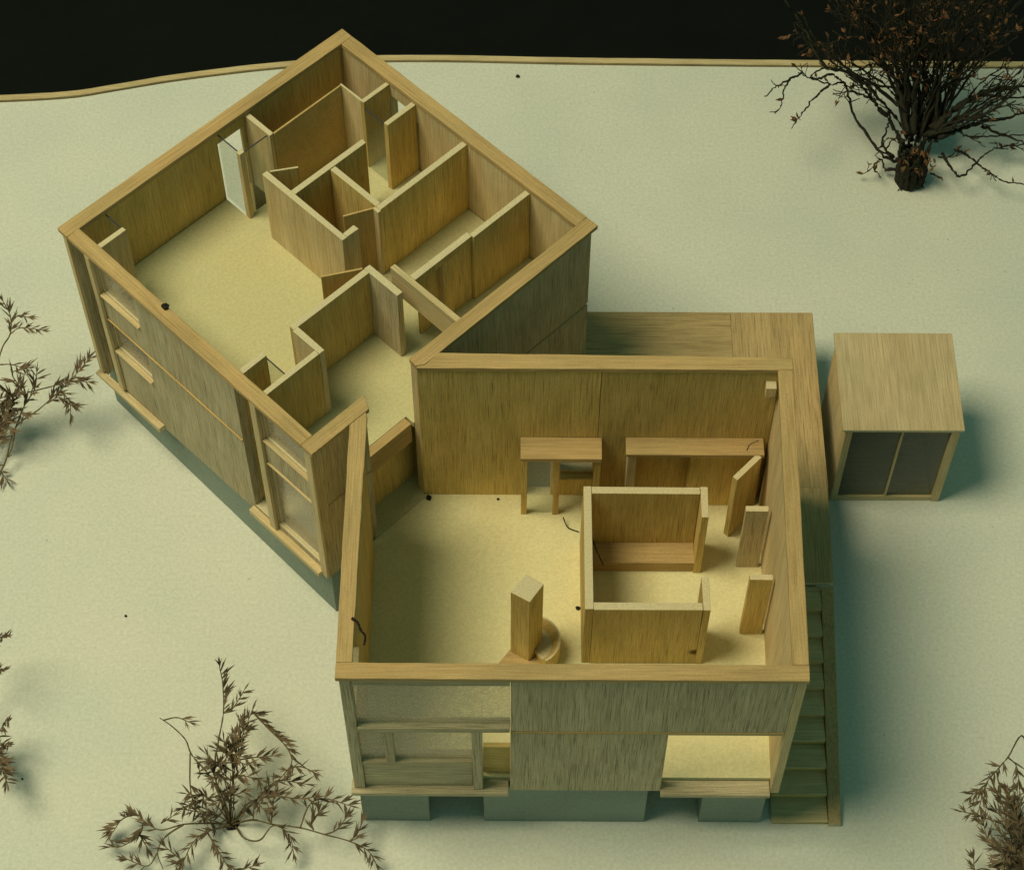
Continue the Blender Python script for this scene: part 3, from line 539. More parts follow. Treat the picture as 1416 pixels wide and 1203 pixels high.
  [[(16.457, -1.445, 0.0), (15.85, -0.985, 1.248), (15.282, -0.844, 1.873), (15.212, -0.645, 1.873)], 0.4, 0, 0.36],
  [[(16.457, -1.445, 0.0), (15.818, -1.526, 0.802), (15.708, -1.377, 1.203), (15.681, -1.224, 1.203)], 0.4, 0, 0.36],
  [[(16.457, -1.445, 0.0), (15.671, -0.598, 0.677), (15.417, 0.263, 1.016), (15.258, 0.771, 1.016)], 0.4, 0, 0.36],
  [[(16.457, -1.445, 0.0), (16.003, -1.512, 0.918), (15.864, -1.577, 1.377), (15.776, -1.52, 1.377)], 0.4, 0, 0.36],
  [[(16.457, -1.445, 0.0), (15.882, -1.346, 0.56), (15.484, -1.054, 0.84), (15.193, -0.852, 0.84)], 0.4, 0, 0.36],
  [[(16.457, -1.445, 0.0), (15.805, -0.975, 0.783), (15.459, -0.39, 1.174), (15.213, -0.014, 1.174)], 0.4, 0, 0.36],
  [[(16.457, -1.445, 0.0), (16.001, -0.563, 0.591), (15.726, -0.11, 0.886), (15.727, 0.181, 0.886)], 0.4, 0, 0.36],
  [[(16.457, -1.445, 0.0), (15.742, -1.59, 1.257), (15.471, -1.845, 1.885), (15.407, -1.849, 1.885)], 0.4, 0, 0.36],
  [[(16.457, -1.445, 0.0), (15.946, -0.849, 0.867), (15.605, -0.223, 1.301), (15.511, 0.183, 1.301)], 0.4, 0, 0.36],
  [[(16.457, -1.445, 0.0), (15.414, -1.631, 1.148), (14.945, -1.687, 1.722), (14.884, -1.602, 1.722)], 0.4, 0, 0.36],
  [[(16.457, -1.445, 0.0), (16.074, -1.573, 0.612), (15.79, -1.469, 0.917), (15.706, -1.356, 0.917)], 0.4, 0, 0.36],
  [[(16.457, -1.445, 0.0), (15.539, -1.577, 1.266), (15.157, -1.614, 1.899), (14.948, -1.507, 1.899)], 0.4, 0, 0.36],
  [[(16.457, -1.445, 0.0), (16.144, -1.072, 0.885), (15.957, -0.649, 1.327), (15.981, -0.345, 1.327)], 0.4, 0, 0.36],
  [[(16.457, -1.445, 0.0), (15.773, -0.957, 1.237), (15.494, -0.301, 1.856), (15.397, 0.161, 1.856)], 0.4, 0, 0.36],
  [[(16.457, -1.445, 0.0), (15.751, -0.845, 1.107), (15.592, -0.502, 1.66), (15.479, -0.214, 1.66)], 0.4, 0, 0.36],
  [[(16.457, -1.445, 0.0), (15.878, -1.505, 1.02), (15.466, -1.382, 1.53), (15.252, -1.22, 1.53)], 0.4, 0, 0.36],
  [[(16.457, -1.445, 0.0), (15.696, -1.359, 1.098), (15.387, -1.244, 1.647), (15.248, -1.076, 1.647)], 0.4, 0, 0.36]],
'T': [
  [[(15.007, 20.779, 1.0), (14.613, 21.18, 1.571), (13.993, 21.572, 2.143), (13.378, 21.956, 2.714), (12.501, 21.798, 3.286), (11.931, 22.621, 3.857), (11.345, 23.211, 4.429), (10.998, 23.102, 5.0)], 0.075, 0.3],
  [[(13.981, 21.52, 2.2), (13.598, 21.707, 2.2), (13.32, 21.781, 2.2), (12.884, 21.664, 2.2)], 0.04, 0],
  [[(14.98, 20.447, 0.6), (14.361, 20.524, 0.943), (13.708, 21.503, 1.286), (13.436, 22.264, 1.629), (13.281, 22.334, 1.971), (12.805, 21.939, 2.314), (12.244, 21.849, 2.657), (11.802, 21.756, 3.0)], 0.05, 0.2],
  [[(11.915, 21.757, 3.0), (11.618, 21.528, 3.0), (11.149, 21.224, 3.0), (10.79, 20.848, 3.0)], 0.035, 0.6],
  [[(11.561, 21.528, 3.0), (11.413, 21.242, 2.9), (11.247, 20.66, 2.8)], 0.03, 0.3],
  [[(12.728, 21.585, 2.7), (12.207, 21.131, 2.533), (11.919, 20.754, 2.367), (11.731, 20.603, 2.2)], 0.035, 0.8],
  [[(16.02, 20.914, 1.2), (16.656, 21.133, 1.3), (17.293, 21.352, 1.4), (18.027, 21.42, 1.5), (18.608, 21.639, 1.6)], 0.085, 0.0],
  [[(17.276, 21.2, 1.4), (17.99, 20.873, 1.35), (18.644, 20.546, 1.3)], 0.05, 0],
  [[(16.656, 21.133, 1.3), (16.803, 20.908, 1.3), (17.543, 20.875, 1.3), (18.697, 20.959, 1.3)], 0.035, 0],
  [[(16.15, 20.574, 0.9), (16.416, 19.888, 0.92), (16.679, 19.725, 0.94), (17.263, 20.38, 0.96), (17.76, 20.741, 0.98), (18.63, 20.843, 1.0)], 0.045, 0.1],
  [[(16.538, 20.813, 0.8), (16.908, 20.568, 0.825), (17.357, 20.028, 0.85), (17.81, 19.566, 0.875), (18.467, 19.403, 0.9)], 0.04, 0.9],
  [[(16.019, 20.423, 0.9), (16.288, 20.368, 0.967), (16.589, 20.612, 1.033), (16.702, 20.705, 1.1)], 0.03, 0.9],
  [[(15.884, 21.039, 1.4), (16.683, 21.674, 1.8), (17.485, 21.85, 2.2), (18.403, 21.643, 2.6)], 0.13, 0.1],
  [[(15.777, 21.114, 1.4), (16.471, 21.579, 1.65), (17.09, 21.891, 1.9), (17.644, 21.669, 2.15), (18.409, 21.372, 2.4)], 0.09, 0.1],
  [[(15.155, 20.308, 0.5), (14.58, 20.304, 0.5), (14.441, 20.679, 0.5), (14.183, 20.376, 0.5), (14.38, 20.004, 0.5)], 0.035, 0.7],
  [[(14.805, 20.585, 0.7), (14.442, 20.81, 0.96), (14.559, 21.263, 1.22), (14.626, 21.489, 1.48), (14.414, 21.787, 1.74), (14.025, 21.702, 2.0)], 0.035, 0.2],
  [[(14.791, 20.435, 0.7), (14.573, 20.723, 0.8), (14.764, 21.091, 0.9), (14.899, 20.854, 1.0)], 0.03, 0.8],
  [[(14.805, 20.585, 0.7), (14.327, 20.71, 0.9), (14.609, 20.991, 1.1)], 0.03, 0.7],
  [[(15.805, 20.079, 0.6), (16.13, 19.896, 0.6)], 0.035, 0.3],
  [[(14.833, 20.391, 0.4), (14.602, 20.389, 0.4)], 0.05, 0.2],
  [[(15.125, 20.883, 1.4), (14.946, 21.54, 1.85), (14.71, 22.196, 2.3), (14.318, 22.388, 2.75), (13.888, 22.116, 3.2)], 0.1, 0.1],
  [[(15.297, 20.884, 1.4), (15.267, 21.559, 2.0), (15.24, 21.696, 2.6), (15.332, 21.899, 3.2)], 0.12, 0.1],
  [[(15.102, 20.907, 1.2), (14.851, 22.025, 1.65), (14.801, 22.227, 2.1), (14.301, 22.498, 2.55), (13.914, 22.075, 3.0)], 0.06, 0.1],
  [[(13.987, 21.596, 2.2), (13.945, 22.098, 2.4), (14.004, 22.449, 2.6), (13.719, 22.108, 2.8), (13.324, 21.767, 3.0)], 0.045, 0.1],
  [[(13.109, 21.572, 2.8), (12.784, 21.826, 2.85), (12.368, 21.626, 2.9), (12.138, 21.653, 2.95), (12.489, 21.913, 3.0), (12.931, 21.869, 3.05), (13.415, 21.675, 3.1)], 0.04, 0.5],
  [[(16.056, 21.101, 0.95), (15.752, 22.272, 2.041), (14.986, 22.621, 3.293), (14.662, 22.983, 4.704)], 0.05816823679315844, 0.3564740737375311],
  [[(15.932, 21.108, 0.95), (15.095, 22.389, 2.275), (14.894, 23.162, 3.739), (13.607, 23.999, 5.342)], 0.03719730513962536, 0.3090004421697629],
  [[(15.259, 21.154, 0.95), (15.14, 23.18, 1.812), (15.403, 23.951, 2.854), (15.548, 25.43, 4.077)], 0.053129626361332845, 0.599863891324075],
  [[(15.37, 21.309, 0.95), (15.739, 21.742, 2.588), (15.783, 22.013, 4.335), (15.76, 21.866, 6.193)], 0.04153831826136867, 0.34213409973595554],
  [[(15.956, 20.952, 0.95), (16.545, 22.39, 1.96), (16.268, 23.381, 3.138), (17.015, 23.789, 4.482)], 0.047509580108450994, 0.8882153647045754],
  [[(15.727, 21.031, 0.95), (15.283, 22.883, 2.363), (14.662, 22.8, 3.906), (14.219, 23.821, 5.58)], 0.03589372542084518, 0.447832769335878],
  [[(15.944, 21.365, 0.95), (15.179, 23.252, 1.746), (13.627, 24.147, 2.728), (12.47, 25.591, 3.897)], 0.05324259908246852, 0.36990479258382336],
  [[(15.352, 21.221, 0.95), (15.258, 22.391, 2.56), (14.971, 22.693, 4.283), (14.202, 22.776, 6.119)], 0.06019443775614061, 0.6851013939542763],
  [[(15.306, 21.382, 0.95), (14.698, 22.087, 1.828), (13.285, 22.344, 2.886), (12.177, 22.025, 4.123)], 0.051230248339529216, 0.4458077520825374],
  [[(15.566, 21.35, 0.95), (15.518, 22.043, 2.548), (15.773, 22.38, 4.26), (15.402, 22.266, 6.086)], 0.06197798312110194, 0.7906811696757889],
  [[(15.865, 21.21, 0.95), (14.956, 22.051, 2.529), (14.431, 22.5, 4.223), (13.044, 22.935, 6.033)], 0.035426709485043284, 0.3232178830162696],
  [[(15.811, 21.052, 0.95), (16.787, 22.871, 1.827), (17.419, 24.042, 2.884), (18.615, 24.753, 4.12)], 0.03426961209752564, 0.43703780239507517],
  [[(15.727, 21.197, 0.95), (15.966, 22.321, 1.851), (15.226, 22.482, 2.929), (15.452, 22.468, 4.185)], 0.0339950340057741, 0.4057522652236903],
  [[(15.191, 21.119, 0.95), (15.173, 22.108, 1.935), (14.693, 22.645, 3.09), (14.137, 23.222, 4.414)], 0.03663145717580539, 0.32104832197839334],
  [[(15.829, 21.265, 0.95), (14.338, 21.337, 2.552), (12.97, 20.737, 4.267), (11.26, 20.396, 6.096)], 0.06497880167059793, 0.3451577400554303],
  [[(16.027, 21.072, 0.95), (15.905, 21.675, 2.32), (15.784, 21.841, 3.825), (15.06, 21.622, 5.464)], 0.061727585997902505, 0.8226607554732066],
  [[(16.02, 21.393, 0.95), (15.661, 22.012, 2.151), (15.012, 21.824, 3.503), (14.265, 21.88, 5.004)], 0.053100342317030966, 0.8959933128529933],
  [[(15.464, 21.033, 0.95), (16.048, 21.903, 2.318), (16.952, 22.076, 3.821), (17.37, 21.676, 5.458)], 0.032983064392490345, 0.6607711587297869],
  [[(15.827, 21.274, 0.95), (15.693, 22.445, 2.074), (15.166, 23.714, 3.355), (14.956, 24.07, 4.792)], 0.054378520311325916, 0.4215446480440853],
  [[(15.778, 21.205, 0.95), (15.221, 22.023, 2.017), (13.997, 22.107, 3.246), (12.584, 21.824, 4.637)], 0.058597617178431004, 0.8485327193154033],
  [[(15.679, 21.055, 0.95), (16.109, 22.689, 1.888), (17.306, 23.061, 3.0), (17.899, 24.05, 4.286)], 0.06335000501090199, 0.4660775981330467],
  [[(15.335, 20.985, 0.95), (14.723, 22.613, 1.783), (13.876, 23.489, 2.8), (12.836, 24.06, 3.999)], 0.06440720469219699, 0.5714864029899815],
  [[(16.034, 21.426, 0.95), (15.31, 23.342, 1.606), (13.7, 24.427, 2.461), (12.358, 26.09, 3.516)], 0.03648407823869019, 0.5728994482304983],
  [[(15.303, 21.082, 0.95), (14.191, 22.206, 1.708), (13.131, 22.497, 2.656), (11.74, 22.898, 3.794)], 0.058643702061225045, 0.8750763911514061],
  [[(15.584, 21.287, 0.95), (15.65, 23.063, 1.747), (16.489, 24.274, 2.73), (16.681, 25.105, 3.9)], 0.0434094045744072, 0.7183869434005863],
  [[(15.867, 21.051, 0.95), (15.894, 22.078, 1.967), (15.122, 22.309, 3.151), (15.177, 22.994, 4.502)], 0.03628702739526776, 0.5721216925839039],
  [[(15.456, 21.086, 0.95), (15.748, 21.617, 2.147), (15.962, 21.678, 3.495), (15.676, 21.491, 4.993)], 0.03876151403237755, 0.7331613907195256],
  [[(15.822, 21.014, 0.95), (16.509, 22.172, 1.782), (17.227, 22.899, 2.798), (17.435, 23.411, 3.997)], 0.04257302597643542, 0.8459938319844078],
  [[(15.126, 21.0, 0.95), (15.845, 22.446, 2.016), (16.714, 23.543, 3.244), (17.628, 23.826, 4.635)], 0.03411387643333399, 0.7799159200568689],
  [[(15.904, 21.069, 0.95), (15.037, 22.897, 1.708), (14.322, 23.491, 2.655), (12.938, 24.687, 3.793)], 0.0632096640992014, 0.5955487783802351],
  [[(15.276, 20.983, 0.95), (15.993, 22.716, 2.104), (17.277, 23.611, 3.412), (18.334, 24.533, 4.875)], 0.05047904592353807, 0.4870185375420689],
  [[(16.054, 21.329, 0.95), (15.809, 21.928, 1.777), (14.997, 22.396, 2.788), (14.24, 22.679, 3.983)], 0.04968482138046071, 0.601904462299954],
  [[(16.103, 21.069, 0.95), (16.047, 22.755, 2.093), (16.069, 23.783, 3.391), (15.905, 24.756, 4.845)], 0.03417470753727296, 0.6232292642843791],
  [[(16.041, 20.958, 0.95), (15.692, 22.248, 1.84), (15.003, 21.845, 2.908), (14.394, 22.125, 4.154)], 0.047725579644176355, 0.4903287877527489],
  [[(16.054, 21.071, 0.95), (15.549, 22.865, 1.696), (14.026, 23.327, 2.634), (12.999, 23.694, 3.762)], 0.04262871422528395, 0.5132082547745108],
  [[(15.855, 21.202, 0.95), (16.074, 23.378, 1.689), (15.922, 24.322, 2.621), (16.291, 25.611, 3.744)], 0.04439929448730661, 0.5480412073068905],
  [[(15.257, 20.975, 0.95), (15.388, 22.643, 2.211), (15.537, 23.158, 3.617), (15.226, 23.942, 5.168)], 0.03967772697053236, 0.7444629443938315],
  [[(15.416, 21.36, 0.95), (16.166, 22.219, 1.887), (16.878, 21.844, 2.997), (17.181, 22.212, 4.282)], 0.03989846663455569, 0.7359459046489496],
  [[(15.989, 21.426, 0.95), (15.585, 23.175, 1.996), (14.394, 23.637, 3.206), (13.465, 24.758, 4.581)], 0.03863082411741243, 0.7094298825752181],
  [[(15.2, 21.392, 0.95), (16.012, 21.785, 2.082), (16.912, 21.876, 3.371), (17.693, 21.476, 4.816)], 0.035503719618931825, 0.3224615235417956],
  [[(15.651, 20.941, 0.95), (15.57, 22.865, 1.714), (15.921, 22.956, 2.667), (15.62, 24.037, 3.81)], 0.03514313197979852, 0.33716704905532413],
  [[(15.915, 21.428, 0.95), (16.565, 22.574, 1.899), (17.365, 23.055, 3.021), (18.365, 23.745, 4.315)], 0.05513399299494149, 0.806557721794863],
  [[(15.84, 20.96, 0.95), (14.98, 22.715, 1.979), (14.08, 23.356, 3.174), (12.811, 23.512, 4.535)], 0.058456303408614615, 0.7228029275341061],
  [[(15.473, 20.948, 0.95), (15.998, 21.821, 2.179), (16.941, 22.421, 3.555), (17.4, 22.389, 5.079)], 0.05656635190187581, 0.7667927883269055],
  [[(16.021, 21.052, 0.95), (16.387, 21.966, 2.467), (16.805, 22.291, 4.104), (16.926, 22.384, 5.864)], 0.034328204604327596, 0.5050311966315928],
  [[(15.449, 21.252, 0.95), (15.428, 23.007, 2.219), (15.442, 23.447, 3.632), (14.844, 24.455, 5.188)], 0.05377212061287711, 0.6417453252462806],
  [[(16.14, 21.11, 0.95), (16.034, 22.21, 2.223), (15.983, 23.064, 3.639), (15.162, 23.094, 5.198)], 0.05638023103640993, 0.45398009617766655],
  [[(15.265, 21.16, 0.95), (14.931, 23.195, 1.949), (15.182, 23.946, 3.116), (14.534, 25.069, 4.452)], 0.06391549732671876, 0.6407871045755662],
  [[(15.957, 21.35, 0.95), (16.788, 22.443, 1.642), (17.336, 22.858, 2.529), (18.834, 23.812, 3.613)], 0.04756813055286041, 0.401473590086426],
  [[(15.126, 21.277, 0.95), (14.949, 21.788, 2.534), (14.888, 21.721, 4.233), (14.603, 21.477, 6.047)], 0.05361868101285354, 0.6363865476674231],
  [[(15.381, 21.224, 0.95), (14.905, 22.833, 1.578), (14.12, 22.902, 2.407), (13.705, 23.662, 3.439)], 0.061618889759479115, 0.7490178707142372],
  [[(16.1, 21.306, 0.95), (15.322, 22.203, 1.639), (13.548, 21.996, 2.524), (11.918, 22.52, 3.606)], 0.0492708615530253, 0.8623625717021604],
  [[(16.14, 21.328, 0.95), (16.289, 22.346, 2.402), (16.355, 22.226, 3.981), (16.319, 22.338, 5.687)], 0.033717838240943876, 0.6168598256471342],
  [[(15.781, 21.152, 0.95), (14.82, 22.422, 2.031), (13.658, 22.694, 3.273), (12.38, 23.408, 4.676)], 0.06492194149285647, 0.8715809954261591],
  [[(15.627, 20.986, 1.2), (16.617, 21.064, 1.733), (17.613, 21.367, 2.298), (18.447, 21.72, 2.893)], 0.05, 0.2],
  [[(15.922, 20.989, 1.2), (16.674, 21.209, 1.733), (17.43, 21.423, 2.188), (18.119, 21.952, 2.565)], 0.05, 0.2],
  [[(15.697, 20.987, 1.2), (16.658, 20.965, 1.733), (17.618, 21.161, 2.327), (18.453, 21.739, 2.98)], 0.05, 0.2],
  [[(15.708, 20.987, 1.2), (16.405, 21.183, 1.733), (17.207, 22.165, 2.142), (17.852, 22.515, 2.425)], 0.05, 0.2],
  [[(15.613, 20.986, 1.2), (16.55, 21.239, 1.733), (17.497, 21.595, 2.225), (18.342, 22.26, 2.676)], 0.05, 0.2],
  [[(15.677, 20.987, 1.2), (16.508, 21.093, 1.733), (17.344, 21.092, 2.115), (18.152, 21.73, 2.344)], 0.05, 0.2],
  [[(15.986, 20.989, 1.2), (16.586, 21.075, 1.733), (17.28, 21.942, 2.208), (17.815, 22.208, 2.624)], 0.05, 0.2],
  [[(15.987, 20.989, 1.2), (16.736, 21.163, 1.733), (17.484, 21.174, 2.123), (18.259, 22.161, 2.369)], 0.05, 0.2]]
}
def smooth(pts, n=5):
    P_ = [Vector(p) for p in pts]; P_ = [P_[0]*2-P_[1]] + P_ + [P_[-1]*2-P_[-2]]; out = []
    for i in range(1, len(P_)-2):
        a, b, c, d = P_[i-1:i+3]
        for k in range(n):
            t = k/n
            out.append(.5*((2*b)+(c-a)*t+(2*a-5*b+4*c-d)*t*t+(3*b-a-3*c+d)*t**3))
    out.append(P_[-2]); return out
def tube(bm, pts, r0, r1, sides=6, org=Vector((0, 0, 0)), knob=0):
    rings = []; n = len(pts)
    for i, p in enumerate(pts):
        t = (pts[min(i+1, n-1)]-pts[max(i-1, 0)]).normalized()
        a = t.orthogonal().normalized(); b = t.cross(a); r = (r0+(r1-r0)*i/(n-1))*(1+jit(knob))
        rings.append([bm.verts.new(p-org+(a*math.cos(2*math.pi*k/sides)+b*math.sin(2*math.pi*k/sides))*r) for k in range(sides)])
    for x, y in zip(rings, rings[1:]):
        for k in range(sides): bm.faces.new((x[k], x[(k+1) % sides], y[(k+1) % sides], y[k]))
    bm.faces.new(rings[0][::-1]); bm.faces.new(rings[-1])
def leafmesh(name, mat, widths, thick, bend):
    bm = bmesh.new(); st_ = []
    n = len(widths)
    for i, w in enumerate(widths):
        x = i/(n-1); z = bend*x*x
        st_.append([bm.verts.new((x, w, z+w*.25)), bm.verts.new((x, 0, z+thick*w)), bm.verts.new((x, -w, z+w*.25)), bm.verts.new((x, 0, z-thick*w))])
    for a, b in zip(st_, st_[1:]):
        for k in range(4): bm.faces.new((a[k], a[(k+1) % 4], b[(k+1) % 4], b[k]))
    bm.faces.new(st_[0]); bm.faces.new(st_[-1]); bmesh.ops.recalc_face_normals(bm, faces=bm.faces)
    me = bpy.data.meshes.new(name); bm.to_mesh(me); bm.free(); me.materials.append(mat); return me
def spikelet(seed):
    rr = random.Random(seed); bm = bmesh.new()
    for ang, ln in ((-.24+rr.uniform(-.08, .08), rr.uniform(.6, .85)), (.03, 1.0), (.26+rr.uniform(-.08, .08), rr.uniform(.55, .9))):
        st_ = []; dz = rr.uniform(-.12, .12); ws = (.02, .048, .062, .056, .03, .006)
        for i, w in enumerate(ws):
            f = i/5; x = f*ln; a = ang*(.4+.6*f); q = (x*math.cos(a), x*math.sin(a), dz*f*f)
            st_.append([bm.verts.new((q[0], q[1]+w, q[2]+.2*w)), bm.verts.new((q[0], q[1], q[2]+.7*w)), bm.verts.new((q[0], q[1]-w, q[2]+.2*w)), bm.verts.new((q[0], q[1], q[2]-.6*w))])
        for a_, b_ in zip(st_, st_[1:]):
            for k in range(4): bm.faces.new((a_[k], a_[(k+1) % 4], b_[(k+1) % 4], b_[k]))
        bm.faces.new(st_[0]); bm.faces.new(st_[-1])
    bmesh.ops.recalc_face_normals(bm, faces=bm.faces)
    me = bpy.data.meshes.new('leaf'); bm.to_mesh(me); bm.free(); me.materials.append(M_leaf); return me
LM = [spikelet(k) for k in range(7)]
def orient(o, root, p, d, L, roll):
    q = d.to_track_quat('X', 'Z').to_matrix().to_4x4()
    M = Matrix.Translation(p) @ q @ Matrix.Rotation(roll, 4, 'X') @ Matrix.Diagonal((L, L, L, 1))
    C.objects.link(o); o.parent = root; o.matrix_basis = Matrix.Translation(-WM[root.name].to_translation()) @ M
def shrub(data, base, label, seed, maxleaf=300):
    random.seed(seed)
    root = thing('dried_shrub', base, label, 'shrub'); org = Vector(base); nl = 0; jobs = []
    put = lambda p, d, L: jobs.append((p.copy(), d.copy(), L))
    for pts, l0, side, ll in data:
        S_ = smooth(pts, 6)
        bm = bmesh.new(); tube(bm, S_, .026 if l0 < 0 or len(pts) > 4 else .020, .011, 5, org, .15)
        meshobj('stem', bm, M_stem, root, Matrix.Translation(org), smooth=True)
        if l0 < 0: continue
        seglen = [0]
        for a, b in zip(S_, S_[1:]): seglen.append(seglen[-1]+(b-a).length)
        tot = seglen[-1]; s = tot*l0; k = 0
        while s <= tot:
            i = max(j for j in range(len(S_)) if seglen[j] <= s+1e-6); i = min(i, len(S_)-2)
            f = (s-seglen[i])/max(seglen[i+1]-seglen[i], 1e-6); p = S_[i].lerp(S_[i+1], min(f, 1)); t = (S_[i+1]-S_[i]).normalized()
            sd = side if side else (1 if k % 2 else -1)
            lat = Vector((t.y, -t.x, 0)); lat = (lat.normalized() if lat.length > .1 else Vector((1, 0, 0)))*sd
            dv = (t*.75+lat*(.55+jit(.35))+Vector((0, 0, jit(.35)))).normalized()
            put(p, dv, ll*random.uniform(.75, 1.25)); nl += 1
            s += .105*random.uniform(.6, 1.4); k += 1
        put(S_[-1], (S_[-1]-S_[-2]).normalized(), ll*.9); nl += 1
    random.shuffle(jobs)
    for p, d, L in jobs[:maxleaf]:
        o = bpy.data.objects.new('leaf', random.choice(LM)); orient(o, root, p, d, L, jit(1.3))
    if len(jobs) > maxleaf:
        bm = bmesh.new()
        for p, d, L in jobs[maxleaf:]:
            n0 = len(bm.verts); bm.from_mesh(random.choice(LM)); bm.verts.ensure_lookup_table()
            M = Matrix.Translation(p-org) @ d.to_track_quat('X', 'Z').to_matrix().to_4x4() @ Matrix.Rotation(jit(1.3), 4, 'X') @ Matrix.Diagonal((L, L, L, 1))
            for v in bm.verts[n0:]: v.co = M @ v.co
        meshobj('foliage', bm, M_leaf, root, Matrix.Translation(org), kind='stuff')
    return root
s1 = shrub(PL['S1'], (-3.04, .06, 0), 'sprawling dried twig plant in front of the smaller block, its whole crown in view', 3)
shrub(PL['S2'], (-9.9, 8.4, 0), 'dried twig plant at the left edge, beside the long wall of the diagonal block', 4)
shrub(PL['S3'], (-9.6, .6, 0), 'dried twig plant in the lower left corner, only a few leaf tips showing', 5)
shrub(PL['S4'], (16.4, -2.0, 0), 'dense reddish brown dried plant in the lower right corner of the board', 6)
# small clod under the foreground plant
bm = bmesh.new(); bmesh.ops.create_icosphere(bm, subdivisions=2, radius=.16)
for v in bm.verts: v.co *= 1+jit(.25); v.co.z = max(v.co.z*.5, -.02)
meshobj('root_clod', bm, M_crumb, s1, Matrix.Translation((-3.0, .03, .02)))

# main tree: bundle of dark roots for a trunk, wiry branches, rusty leaf bits
random.seed(21)
tree = thing('dried_tree', (15.3, 20.2, 0), 'tall dark wiry miniature tree with a thick stump near the far edge', 'tree')
org = Vector((15.3, 20.25, 0)); bm = bmesh.new()
for i in range(58):
    a = random.uniform(0, 6.283); rr = .40*math.sqrt(random.random()) if i > 30 else .37+jit(.05); z1 = random.uniform(.9, 1.75)
    x, y = rr*math.cos(a), rr*math.sin(a)*.85; k = 1+random.uniform(0, .35)
    pts = [Vector((x*.92, y*.92, random.uniform(-.02, .10))), Vector((x*1.02+jit(.03), y*1.02+jit(.03), z1*.33)), Vector((x*.95+jit(.04)-.03, y*.95, z1*.66)), Vector((x*k-.06, y*k, z1))]
    tube(bm, smooth([tuple(p) for p in pts], 4), random.uniform(.055, .10), random.uniform(.02, .06), 6, knob=.3)
bmesh.ops.create_icosphere(bm, subdivisions=2, radius=.34, matrix=Matrix.Translation((0, 0, .7)) @ Matrix.Diagonal((1, .85, 2.6, 1)))
for k in range(26):
    a = random.uniform(3.6, 5.9); p = Vector((.42*math.cos(a), .36*math.sin(a), random.uniform(.05, 1.2)))
    tube(bm, [p, p+Vector((jit(.12), -.05, -.06)), p+Vector((jit(.2), -.09, -.16))], .03, .012, 4, knob=.3)
meshobj('trunk', bm, M_bark, tree, Matrix.Translation(org))
TL = [leafmesh('leaf', M_tleaf, (.03, .16, .22, .20, .10, .02), .6, b) for b in (-.5, .4, .2)]
cnt = 0; spots = []; extra = []
for idx, (pts, r, lv) in enumerate(PL['T']):
    S_ = smooth(pts, 7); bm = bmesh.new()
    for i in range(1, len(S_)-1): S_[i] = S_[i] + Vector((jit(.03), jit(.03), jit(.03)))
    tube(bm, S_, r, max(r*.28, .016), 6, org, .22)
    L = sum((b-a).length for a, b in zip(S_, S_[1:]))
    def twig(p, d, ln, rr, depth):
        q = [p]; dd = d.copy()
        for j in range(4):
            dd = (dd+Vector((jit(.35), jit(.35), jit(.3)+.05))).normalized(); q.append(q[-1]+dd*ln/4)
        tube(bm, q, rr, .012, 4, org, .2)
        if random.random() < lv+.12: spots.append((q[-1], dd, 2))
        if depth and ln > .4:
            for _ in range(2): twig(q[random.randint(1, 3)], (dd+Vector((jit(.9), jit(.9), jit(.7)))).normalized(), ln*.55, rr*.7, depth-1)
    for _ in range(int(L*(1.5 if idx > 24 else 1.1))):
        i = random.randint(int(len(S_)*.35), len(S_)-2); t = (S_[i+1]-S_[i]).normalized()
        twig(S_[i], (t+Vector((jit(.9), jit(.9), jit(.7)))).normalized(), random.uniform(.4, 1.1)*(1 if idx > 24 else .6), max(r*.3, .018), 1)
    for k in range(int(lv*8)):
        i = random.randint(int(len(S_)*(.6 if lv < .85 else .3)), len(S_)-1); spots.append((S_[i], Vector((jit(1), jit(1), jit(1))).normalized(), 2))
    meshobj('branch', bm, M_bark, tree, Matrix.Translation(org), smooth=True)
for k in range(20): spots.append((Vector((15.3+jit(.45), 19.95+jit(.25), 1.35+jit(.35))), Vector((jit(1), -1, jit(.6))).normalized(), 2))
tail = spots[-20:]; spots = spots[:-20]; random.shuffle(spots); spots = tail + spots
for p, d, m_ in spots:
    for _ in range(m_):
        if cnt >= 300:
            extra.append((p, (d+Vector((jit(.8), jit(.8), jit(.8)))).normalized(), random.uniform(.10, .23))); continue
        o = bpy.data.objects.new('leaf', random.choice(TL)); dv = (d+Vector((jit(.8), jit(.8), jit(.8)))).normalized()
        orient(o, tree, p+Vector((jit(.05), jit(.05), jit(.05))), dv, random.uniform(.10, .23), jit(3)); cnt += 1

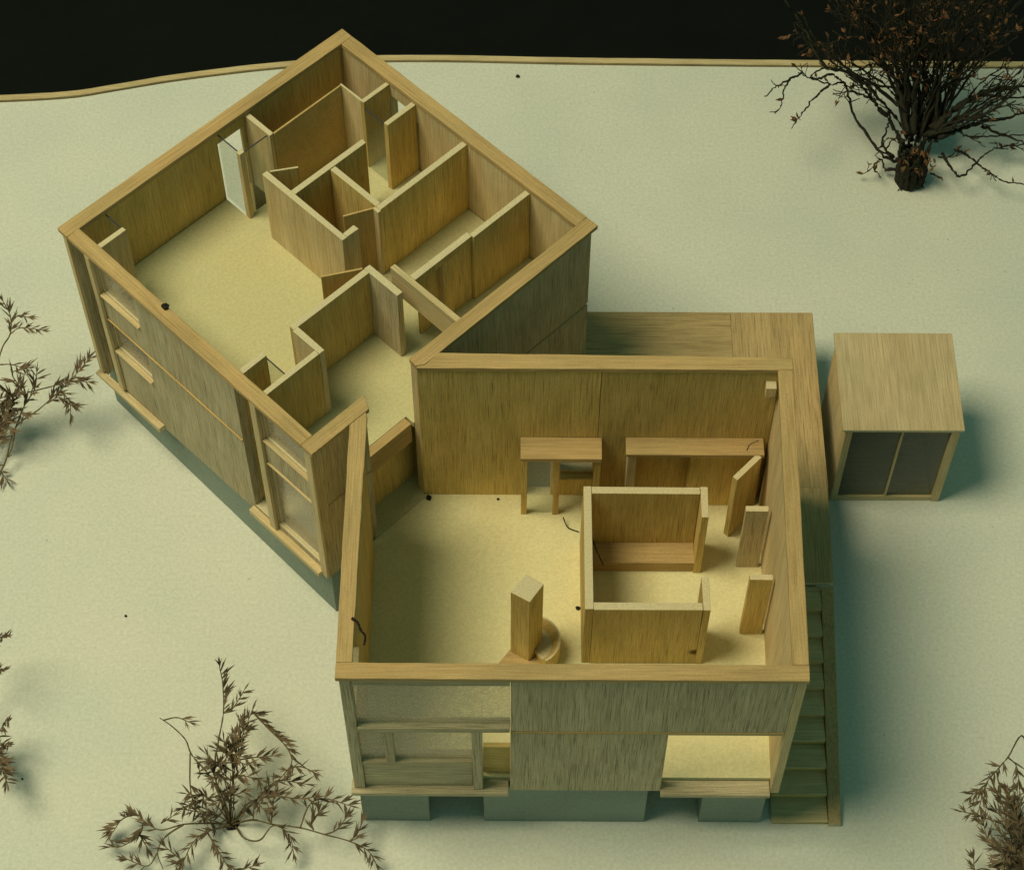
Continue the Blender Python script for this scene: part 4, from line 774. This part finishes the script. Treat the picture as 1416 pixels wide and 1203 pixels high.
if extra:
    bm = bmesh.new()
    for p, d, L in extra[:500]:
        n0 = len(bm.verts); bm.from_mesh(random.choice(TL)); bm.verts.ensure_lookup_table()
        M = Matrix.Translation(p-Vector((15.3, 20.2, 0))) @ d.to_track_quat('X', 'Z').to_matrix().to_4x4() @ Matrix.Rotation(jit(3), 4, 'X') @ Matrix.Diagonal((L, L, L, 1))
        for v in bm.verts[n0:]: v.co = M @ v.co
    meshobj('foliage', bm, M_tleaf, tree, Matrix.Translation((15.3, 20.2, 0)), kind='stuff')

# ---------------------------------------------------------------- crumbs and twigs of debris
random.seed(33)
def crumb(loc, r, label, cat='crumb', flat=.6, name='crumb'):
    bm = bmesh.new(); bmesh.ops.create_icosphere(bm, subdivisions=2, radius=r)
    for v in bm.verts: v.co *= 1+jit(.22); v.co.z *= flat
    o = meshobj(name, bm, M_crumb, None, Matrix.Translation((loc[0], loc[1], loc[2]+r*flat*.8))); o['label'] = label; o['category'] = cat
def fibre(pts, r, label, name='fibre', org=None):
    P_ = smooth(pts, 5); o_ = Vector(pts[0]); bm = bmesh.new(); tube(bm, P_, r, r*.7, 5, o_, .2)
    o = meshobj(name, bm, M_crumb, None, Matrix.Translation(o_), smooth=True); o['label'] = label; o['category'] = name
crumb((-4.47, 9.66, H), .09, 'round black crumb on the top edge of the diagonal block, beside its big room')
crumb((3.8, 24.30, 0), .065, 'black crumb on the board close to its far edge')
crumb((-6.18, 5.7, 0), .035, 'tiny black crumb alone on the empty board at left of both blocks')
crumb((-8.24, 1.18, 0), .028, 'speck on the board next to the lower left plant')
crumb((1.60, 7.88, 2.3), .075, 'black lump of glue at the far left corner of the living room floor')
crumb((5.33, 4.75, 5.0-2.7), .055, 'small black crumb on the floor against the left side of the boxed room')
crumb((3.35, 7.86, 2.3), .035, 'tiny black speck on the living room floor below the rear wall')
fibre([(.30, 1.42, 7.95), (.42, 1.30, 7.98), (.50, 1.12, 7.96), (.60, .98, 7.97), (.58, .80, 7.90)], .035, 'black knotted thread lying over the left edge of the smaller block', 'thread')
fibre([(4.98, 7.20, 2.55), (5.10, 7.02, 2.36), (5.38, 6.90, 2.34)], .017, 'short black hair on the floor below the small bay', 'hair')
fibre([(9.36, 7.62, 5.01), (9.45, 7.80, 5.03), (9.66, 7.90, 5.04)], .008, 'fine curved hair on the long shelf board by the far wall', 'hair')
fibre([(5.62, 5.9, 3.9), (5.75, 5.8, 3.4), (5.95, 5.72, 2.75)], .018, 'dark hair hanging inside the boxed room', 'hair')
